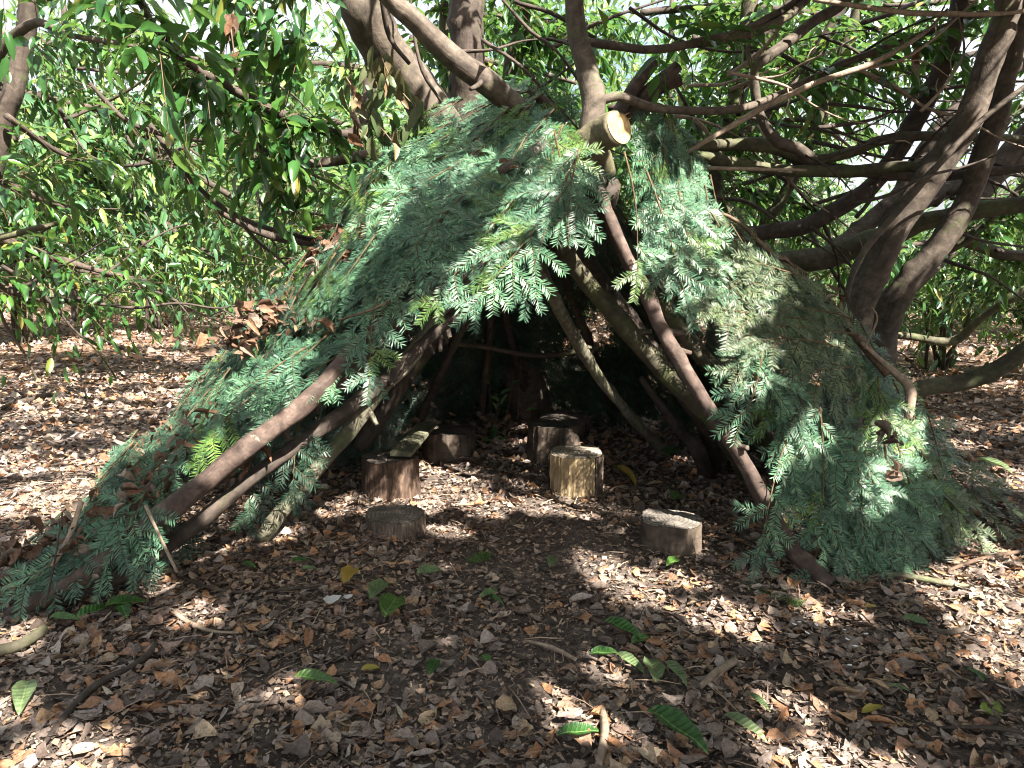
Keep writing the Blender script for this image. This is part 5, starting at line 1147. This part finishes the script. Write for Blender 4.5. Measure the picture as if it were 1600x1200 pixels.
# the plank
a = Vector((PL.x + .09, PL.y - .02, .262)); b = Vector((PB.x - .15, PB.y - .1, .262))
t = thing('plank', 'weathered wooden plank lying across the two left stumps', 'plank', a)
x = (b - a).normalized(); a0 = a - x * .08; b0 = b + x * .02; y = Vector((0, 0, 1)).cross(x).normalized()
import bmesh
def box_mesh(name, sx, sy, sz, m, bev=.004):
    bm = bmesh.new(); bmesh.ops.create_cube(bm, size=1); bmesh.ops.scale(bm, vec=(sx, sy, sz), verts=bm.verts)
    bmesh.ops.bevel(bm, geom=bm.edges[:], offset=bev, segments=2, affect='EDGES')
    uvl = bm.loops.layers.uv.new('uv')
    for f in bm.faces:
        for l in f.loops: l[uvl].uv = (l.vert.co.y + l.vert.co.z, l.vert.co.x)
    me = bpy.data.meshes.new(name); bm.to_mesh(me); bm.free(); me.materials.append(m); return me
L = (b0 - a0).length; mid = (a0 + b0) / 2
link('board', box_mesh('board', L, .135, .028, M['plank']), t, mat=frame(np.array(mid), np.array(x), np.array([0, 0, 1.0]), 1))
link('nail', box_mesh('nail', .012, .012, .004, M['steel'], .002), t, mat=frame(np.array(a0 + x * .12 + Vector((0, 0, .0155))), np.array(x), np.array([0, 0, 1.0]), 1))

# ------------------------------------------------------------------ dead leaves caught on the den
def heap(label, pts, n, spread, size=(.04, .105), m='dead_leaf', name='leaf_heap', cat='leaf heap', up=(0, -.4, .9), lift=.1):
    P = [Vector(W(*q)) + Vector((-.02, -.1, .08)) * (lift / .1) for q in pts]; t = thing(name, label, cat, P[0], None)
    for i in range(n):
        u = random.random() * (len(P) - 1); k = min(int(u), len(P) - 2); p = P[k].lerp(P[k + 1], u - k) + Vector((random.gauss(0, spread), random.gauss(0, spread), random.gauss(0, spread * .5)))
        a = random.uniform(0, 6.28); me = random.choice(dead_l)
        d = np.array([math.cos(a), math.sin(a) * .6, random.gauss(-.2, .5)])
        z = np.array(up) + np.array([random.gauss(0, .5) for _ in range(3)])
        link('leaf', me, t, mat=frame(np.array(p), d, z, random.uniform(*size)))
    return t
dead_l = []
for s in range(6):
    V_, F_ = laurel_tmpl(2, random.uniform(.26, .42), random.uniform(-.3, .5), random.uniform(.15, .5), .22, s + 30); V_[:, 0] -= .5; dead_l.append(np_mesh('dead_leaf', V_, [(F_, 0)], [M['dead_leaf']]))
for s in range(5):
    V_, F_ = litter_tmpl(s + 320, 6); dead_l.append(np_mesh('dead_leaf', V_, [(F_, 0)], [M['dead_leaf']]))
heap('big heap of curled brown leaves high on the left slope', [(385, 560, 3.8), (420, 525, 3.9), (470, 500, 4.0), (500, 545, 3.7)], 190, .07)
heap('dead leaves on the skyline below the leaning trunk', [(510, 440, 4.3), (560, 395, 4.4), (600, 380, 4.4)], 130, .08)
heap('long drift of grey-brown leaves down the left skyline', [(290, 680, 3.85), (230, 740, 3.6), (190, 790, 3.4), (140, 830, 3.2)], 290, .07, (.035, .09), lift=.06)
heap('brown leaves sprinkled over the lower left wing', [(350, 640, 3.4), (260, 745, 3.15), (190, 805, 3.0), (110, 875, 2.9)], 90, .05, (.03, .08), lift=.05)
heap('dead leaves behind the far left foot of the den', [(130, 840, 3.15), (60, 880, 3.05), (20, 930, 2.95)], 80, .05)
heap('brown leaves caught under the thick pole on the left', [(400, 730, 3.35), (360, 770, 3.3), (440, 700, 3.4)], 26, .05)
heap('few brown leaves stuck in the lower right thatch', [(1345, 690, 3.38), (1370, 720, 3.36), (1350, 705, 3.36)], 7, .03, (.06, .1), lift=.2)
heap('two brown leaf scraps near the bottom of the right thatch', [(1383, 745, 3.28), (1388, 775, 3.25)], 4, .012, (.05, .08))
heap('orange leaf scraps on the sunlit apex boughs', [(800, 288, 3.42), (812, 292, 3.42)], 2, .015, (.05, .07))
heap('scattered dead leaves on the right shoulder under the sticks', [(1220, 440, 4.1), (1280, 500, 4.0), (1300, 480, 4.1)], 24, .06, (.05, .09))
heap('dead leaves gathered at the back of the den floor', [(560, 700, 5.0), (640, 670, 5.3), (720, 670, 5.4), (1000, 690, 5.0)], 60, .14, lift=0)
def hanging(label, pts, n, m, spread, size, mat_name):
    P = [Vector(W(*q)) for q in pts]; t = thing('wilted_branch', label, 'branch', P[0], None)
    limb('stem', [(*p, .004) for p in P], M['twig'], t, sides=5, world=True)
    for i in range(n):
        u = random.random() * (len(P) - 1); k = min(int(u), len(P) - 2); p = P[k].lerp(P[k + 1], u - k) + Vector((random.gauss(0, spread), random.gauss(0, spread), random.gauss(0, spread)))
        d = np.array([random.gauss(0, .4), random.gauss(0, .4), -1.0]); z = np.array([random.gauss(0, .8), -1.0, random.gauss(.2, .3)])
        link('leaf', other_leaf_mesh(M[mat_name]) if mat_name != 'dead_leaf' else random.choice(dead_l), t, mat=frame(np.array(p), d, z, random.uniform(*size)))
hanging('wilted grey-green leafy branch hanging beside the leaning trunk', [(590, 70, 4.5), (610, 120, 4.45), (650, 170, 4.4), (680, 210, 4.4)], 40, 0, .05, (.10, .17), 'wilted_leaf')
hanging('second wilted branch drooping just left of the leaning trunk', [(540, 120, 4.4), (580, 180, 4.4), (620, 230, 4.4)], 26, 0, .06, (.10, .16), 'wilted_leaf')
hanging('bunch of dead tan leaves hanging at upper left', [(360, 40, 4.0), (365, 75, 4.0), (370, 120, 4.0)], 5, 0, .015, (.08, .13), 'dead_leaf')
hanging('dead tan leaves hanging left of the thatch shoulder', [(545, 90, 4.3), (552, 150, 4.3), (560, 240, 4.3)], 7, 0, .02, (.08, .13), 'dead_leaf')
hanging('pair of dead brown leaves hanging in the sky gap', [(1425, 85, 4.8), (1440, 105, 4.8)], 3, 0, .02, (.1, .14), 'dead_leaf')
hanging('pale green leafy twig on the right shoulder of the den', [(1275, 430, 4.2), (1295, 465, 4.15), (1300, 480, 4.1)], 8, 0, .04, (.12, .17), 'pale_green_leaf')

# ------------------------------------------------------------------ sticks
def stick(pts, m, label, ground=False, cat='stick', sides=7, cap=None):
    if ground:
        q = []
        for px, py, r in pts:
            p = G(px, py); q.append((p.x, p.y, p.z + r / FPX * p.y + .012, px2m(r, p.y)))
        o = limb('stick', q, M[m], None, sides=sides, world=True, lump=.12, step=.02, capmat=cap)
    else: o = limb('stick', pts, M[m], None, sides=sides, lump=.12, step=.02, capmat=cap)
    return tag(o, label, cat)
stick([(1180, 372, 4.15, 3), (1220, 410, 4.1, 4), (1290, 468, 3.95, 6), (1340, 530, 3.85, 7), (1390, 585, 3.75, 8)], 'twig', 'long bare brown stick running down the outer right edge of the den')
stick([(1345, 535, 3.8, 3), (1390, 575, 3.74, 5), (1418, 600, 3.7, 7), (1424, 630, 3.68, 8), (1420, 655, 3.66, 7)], 'twig_pale', 'pale hooked stick ending beside the low bare limb')
stick([(1190, 405, 4.1, 2), (1240, 430, 4.0, 2), (1330, 500, 3.9, 2)], 'twig', 'thin reddish twig beside the long brown stick')
stick([(1350, 545, 3.7, 1.5), (1370, 500, 3.65, 1.5), (1362, 480, 3.6, 1)], 'twig_pale', 'fine dry twig curling off the right shoulder')
stick([(228, 790, 2.8, 3), (250, 838, 2.72, 2.5), (277, 894, 2.66, 2.5)], 'twig_pale', 'thin pale stick standing against the lower left thatch')
stick([(128, 785, 3.0, 4), (108, 840, 2.9, 4.5), (82, 885, 2.8, 4)], 'twig_pale', 'split pale stick lying on the lower left thatch')
stick([(98, 800, 2.9, 1.5), (85, 880, 2.8, 1.5), (70, 950, 2.72, 1.5)], 'bark_dark', 'thin dark twig hanging at the far left foot')
stick([(640, 450, 3.5, 2), (590, 480, 3.4, 2), (530, 500, 3.4, 1.5)], 'twig', 'thin twig lying over the left shoulder thatch')
stick([(780, 270, 3.6, 6), (820, 245, 3.62, 9), (850, 225, 3.75, 10)], 'bark_laurel', 'short dark branch showing between the apex boughs')
for n_, (a_, b_) in enumerate([((430, 270), (600, 340)), ((450, 360), (600, 300)), ((480, 380), (620, 330)), ((500, 300), (640, 350))]):
    pass
G_ST = [([(60, 1200, 4), (95, 1150, 6), (150, 1095, 7), (210, 1060, 6), (238, 1040, 6), (245, 1028, 5)], 'bark_dark', 'curved dark stick lying in the lower left corner'),
        ([(-20, 1032, 11), (30, 1018, 11), (75, 998, 10)], 'bark_mossy', 'thick mossy stick at the left edge of the picture'),
        ([(935, 1205, 7), (945, 1150, 7), (940, 1105, 5)], 'twig_pale', 'short grey stick upright in the litter at bottom centre'),
        ([(820, 1008, 2.5), (860, 1020, 4), (900, 1035, 3)], 'twig_pale', 'small pale twig left of the green leaf cluster'),
        ([(240, 975, 2), (262, 967, 3.5), (290, 985, 3.5), (330, 1000, 3), (375, 1004, 2)], 'twig_pale', 'thin bent twig on the litter left of centre'),
        ([(340, 888, 1.5), (310, 930, 2), (270, 965, 2)], 'twig', 'thin straight twig pointing to the far left foot'),
        ([(270, 905, 2), (340, 932, 3), (420, 930, 2.5), (520, 918, 2)], 'bark_dark', 'long thin dark twig before the left side of the entrance'),
        ([(540, 1035, 4), (565, 1015, 5), (590, 1003, 4)], 'bark_dark', 'short dark stick lying centre left'),
        ([(1095, 1070, 5), (1120, 1050, 7), (1150, 1030, 6)], 'twig_pale', 'broken grey stick with a forked end right of centre'),
        ([(585, 1120, 1.5), (640, 1145, 2), (700, 1180, 2)], 'twig', 'thin brown twig near the bottom centre left'),
        ([(1430, 985, 4), (1480, 998, 5), (1512, 990, 4)], 'bark_laurel', 'dark stick behind the round green leaf at right'),
        ([(1470, 1145, 3), (1540, 1155, 4), (1610, 1165, 4)], 'bark_dark', 'dark stick in the lower right corner'),
        ([(1480, 900, 3), (1530, 886, 4), (1600, 868, 3)], 'twig', 'brown stick beside the grey-green bough on the ground'),
        ([(960, 985, 1.5), (1020, 982, 2), (1120, 990, 1.5)], 'twig', 'thin straight twig across the green leaf cluster'),
        ([(1340, 905, 1), (1400, 908, 5), (1480, 918, 4), (1530, 925, 1)], 'bark_lichen', 'half-buried mossy root at the foot of the right slope'),
        ([(0, 645, 3), (50, 632, 5), (110, 622, 3)], 'bark_dark', 'dark twig on the sunlit litter at far left'),
        ([(150, 530, 3), (190, 545, 3), (230, 560, 2)], 'bark_dark', 'small dark twig under the left shrub'),
        ([(840, 740, 1.5), (880, 800, 1), (940, 812, 1.5)], 'twig', 'fine twig lying on the den floor')]
for pts, mm, lab in G_ST: stick(pts, mm, lab, ground=True, cap=M['end_pale'])

# ------------------------------------------------------------------ green and coloured leaves lying about
GM = {}
for nm in ('green_leaf', 'pale_green_leaf', 'yellow_leaf', 'lime_leaf'):
    V_, F_ = laurel_tmpl(2, .34, .3, .12, .1, 3); V_[:, 0] -= .5; V_[:, 2] -= V_[:, 2].min(); GM[nm] = np_mesh(nm, V_, [(F_, 0)], [M[nm]])
V_, F_ = litter_tmpl(77, 6); GM['round'] = np_mesh('yellow_leaf', V_, [(F_, 0)], [M['lime_leaf']])
V_, F_ = litter_tmpl(91, 6); GM['lobed'] = np_mesh('yellow_leaf', V_, [(F_, 0)], [M['yellow_leaf']])
def gleaf(px, py, lpx, deg, m, label, z=.016, tilt=.2, wide=1.0):
    p = G(px, py, 0); s = lpx / FPX * p.y * 1.02
    a = math.radians(deg); d = np.array([math.cos(a), math.sin(a) / max(.3, math.sin(math.atan2(CAM_H, p.y))), 0]); f = np.linalg.norm(d); s2 = s * min(1.9, f); d = d / f
    d[2] = tilt * .6
    o = link('green_leaf' if 'green' in m else 'leaf', GM[m], None, mat=frame(np.array([p.x, p.y, p.z + z]), d, np.array([tilt, -tilt, 1.0]), s2))
    o.scale[1] *= wide
    return tag(o, label, 'leaf')
gl = [(1058, 1158, 100, -32, 'green_leaf', 'large glossy green laurel leaf at the bottom right of centre', 1.2), (905, 1155, 78, 8, 'green_leaf', 'dull green laurel leaf beside the bottom sunlit patch', 1),
      (497, 1083, 74, -4, 'green_leaf', 'bright green laurel leaf lying alone left of the bottom centre', 1), (610, 965, 50, 75, 'green_leaf', 'green spotted leaf standing upright left of centre', 1.3),
      (590, 940, 44, 65, 'pale_green_leaf', 'pale leaf tip beside the green spotted leaf', 1), (105, 980, 50, 0, 'green_leaf', 'leftmost green leaf near the foot of the far left pole', 1),
      (150, 975, 42, 40, 'green_leaf', 'middle green leaf of the trio at the far left', 1), (200, 962, 55, 12, 'green_leaf', 'upper right green leaf of the trio at the far left', 1.2), (196, 978, 32, -30, 'green_leaf', 'lower right small green leaf of the trio at the far left', 1.5),
      (38, 1110, 56, -50, 'pale_green_leaf', 'grey-green curled leaf at the lower left edge', 1.2), (975, 990, 62, -20, 'green_leaf', 'upper green leaf of the cluster right of centre', 1.2),
      (1000, 998, 40, 20, 'green_leaf', 'shiny right leaf of the cluster right of centre', 1.2), (945, 1022, 50, 5, 'green_leaf', 'left leaf of the green cluster right of centre', 1.2), (985, 1040, 48, -30, 'pale_green_leaf', 'pale leaf on the twig below the green cluster', 1.1),
      (1015, 1052, 46, 80, 'pale_green_leaf', 'pale leaf with upright tip below the green cluster', 1.2), (1055, 1058, 40, -50, 'pale_green_leaf', 'rightmost pale leaf on the twig below the cluster', 1.1),
      (1432, 985, 42, -12, 'pale_green_leaf', 'rounded light green leaf lying alone at right', 1.5), (1165, 1145, 66, -30, 'pale_green_leaf', 'pale green leaf with a brown hole, bottom right', 1), (1185, 1098, 34, -40, 'pale_green_leaf', 'small pale green leaf above the holed one', 1),
      (1405, 1087, 32, -12, 'pale_green_leaf', 'narrow pale leaf right of the white scraps', 1), (1515, 1078, 26, 95, 'green_leaf', 'small dark green leaf standing at right', 1.2), (860, 886, 28, 60, 'pale_green_leaf', 'small light green shoot on the bare soil', 1),
      (672, 906, 42, 12, 'pale_green_leaf', 'faded olive leaf before the left stump', 1.5), (765, 940, 34, 25, 'pale_green_leaf', 'faded green leaf centre left', 1), (775, 948, 28, -20, 'green_leaf', 'small green leaf tucked beside the faded one', 1),
      (1050, 892, 36, 25, 'green_leaf', 'green leaf below the squat round stump', 1), (675, 1050, 34, 70, 'green_leaf', 'small dull green leaf in the lower middle', 1), (760, 1045, 22, -50, 'green_leaf', 'tiny bright green leaf in the lower middle', 1.3),
      (1050, 718, 34, 20, 'green_leaf', 'green leaf on the shaded floor right of the big stump', 1.3), (1055, 785, 28, 30, 'green_leaf', 'green leaf behind the squat round stump', 1.5), (470, 885, 26, 10, 'green_leaf', 'green leaf left of the low wide stump', 1.3), (390, 888, 28, -10, 'green_leaf', 'green leaf before the left poles', 1.2), (485, 897, 24, 5, 'pale_green_leaf', 'pale leaf next to the green one by the low stump', 1.2),
      (1552, 740, 30, -30, 'pale_green_leaf', 'light green leaf on the litter behind the right slope', 1.4), (1485, 570, 26, 0, 'pale_green_leaf', 'grey-green leaf far behind the right slope', 1.5), (350, 745, 20, 10, 'pale_green_leaf', 'light leaf on the sunlit ground left', 1.3),
      (545, 915, 42, 80, 'yellow_leaf', 'brown-yellow leaf standing on edge left of centre', 1), (580, 1055, 30, 10, 'yellow_leaf', 'small yellow leaf in the lower left middle', 1.3), (900, 775, 1, 0, 'yellow_leaf', '', 1),
      (1345, 752, 1, 0, 'yellow_leaf', '', 1), (1360, 960, 24, 5, 'yellow_leaf', 'small yellow leaf scrap beside the white scraps', 1), (975, 757, 36, -35, 'yellow_leaf', 'narrow yellow leaf right of the pale split stump', .8)]
for px, py, l, dg, m, lab, w in gl:
    if lab: gleaf(px, py, l, dg, m, lab, wide=w)
gleaf(1545, 1122, 40, 20, 'round', 'lime-yellow broad leaf in the lower right corner', wide=1.3)
gleaf(1362, 1110, 44, 10, 'lobed', 'yellow lobed leaf in the lower right', wide=1.0)
# white scraps
g_ = []
for px, py in [(1240, 988), (1248, 985), (1260, 1002), (1270, 978), (1274, 991), (1271, 973), (1294, 974), (1317, 1003), (1322, 1019), (1334, 1029), (1351, 1010), (1326, 1054), (1384, 1062)]:
    p = G(px, py, 0); bm = bmesh.new(); bmesh.ops.create_icosphere(bm, subdivisions=2, radius=1)
    for v in bm.verts: v.co = Vector((v.co.x * random.uniform(.9, 1.1), v.co.y, v.co.z * .35))
    me = bpy.data.meshes.new('white_scrap'); bm.to_mesh(me); bm.free(); me.materials.append(M['petal'])
    for f in me.polygons: f.use_smooth = True
    o = link('white_scrap', me); o.location = p + Vector((0, 0, .035)); s = random.uniform(.006, .0085); o.scale = (s, s * 1.3, s); o.rotation_euler = (.2, .3, random.uniform(0, 3))
    tag(o, 'tiny white petal-like scrap on the litter before the right slope', 'petal', 'white scraps on the litter')
for px, py, s, lab in [(520, 948, .03, 'pale crumpled scrap on the litter left of centre'), (545, 946, .016, 'small pale scrap beside the crumpled one'), (668, 683, 0, '')]:
    if not lab: continue
    p = G(px, py, 0); V_, F_ = litter_tmpl(401, 5); o = link('pale_scrap', np_mesh('pale_scrap', V_, [(F_, 0)], [M['stone']]), None, mat=frame(np.array([p.x, p.y, p.z + .03]), np.array([1, .3, .1]), np.array([0, -.4, 1.0]), s * 2.4)); tag(o, lab, 'scrap')
# moss strip by the right pole foot
def moss_patch(x0, x1, lab):
    pa, pb = G(*x0), G(*x1); n = 900; u = rng.random(n)[:, None]
    c = np.array(pa) + (np.array(pb) - np.array(pa)) * u + rng.normal(0, .018, (n, 3)) * np.array([1, 1, .3]); c[:, 2] = np.abs(c[:, 2]) + .012
    V, F = place(CT[2], c, rng.normal(0, 1, (n, 3)) * np.array([1, 1, .7]), np.array([0, 0, 1.0]) + rng.normal(0, .5, (n, 3)), rng.uniform(.01, .025, n))
    o = link('moss_patch', np_mesh('moss_patch', V, [(F, 0)], [M['moss']]), None, 'stuff'); tag(o, lab, 'moss')
moss_patch((1180, 930), (1260, 952), 'dark green moss strip at the foot of the right pole')
moss_patch((740, 882), (760, 872), 'small tuft of moss on the bare soil')

# ------------------------------------------------------------------ seedlings inside
def seedling(label, px, py, stems, leaves):
    p = G(px, py); t = thing('seedling', label, 'seedling', p)
    for k, pts in enumerate(stems):
        limb('stem', [(*W(*q), .0028 - .0006 * i) for i, q in enumerate(pts)], M['fir_twig'], t, sides=5, world=True)
    for q, d, s in leaves:
        link('leaf', other_leaf_mesh(M['green_leaf']), t, mat=frame(np.array(W(*q)), np.array(d, float), np.array([.2, -.7, .7]), s))
yb = gp(770, 690)
seedling('bright green seedling in a patch of light at the back of the den', 772, 690,
         [[(772, 690, yb), (770, 660, yb), (778, 635, yb), (782, 610, yb)], [(795, 692, yb), (797, 665, yb), (810, 648, yb), (822, 641, yb)]],
         [((782, 632, yb), (.5, 0, .8), .10), ((780, 628, yb), (-.6, 0, .5), .08), ((783, 615, yb), (.7, 0, .4), .09), ((776, 640, yb), (-.4, -.2, .9), .07), ((822, 641, yb), (.9, -.1, .3), .09), ((770, 690, yb), (0, -.1, 1), .14), ((770, 690, yb), (.2, -.1, 1), .12), ((772, 690, yb), (-.25, -.1, 1), .11), ((773, 688, yb), (.8, -.4, .3), .1), ((768, 689, yb), (-.8, -.4, .2), .09)])
seedling('tall thin bare saplings standing behind the bright seedling', 790, 680,
         [[(790, 670, 5.5), (800, 600, 5.5), (805, 560, 5.5)], [(770, 668, 5.4), (765, 600, 5.4), (770, 545, 5.4)], [(760, 660, 5.5), (740, 600, 5.5), (725, 570, 5.5)], [(808, 670, 5.3), (812, 600, 5.3), (815, 540, 5.3)]],
         [((800, 600, 5.5), (.6, 0, .4), .06), ((765, 600, 5.4), (-.6, 0, .4), .05)])
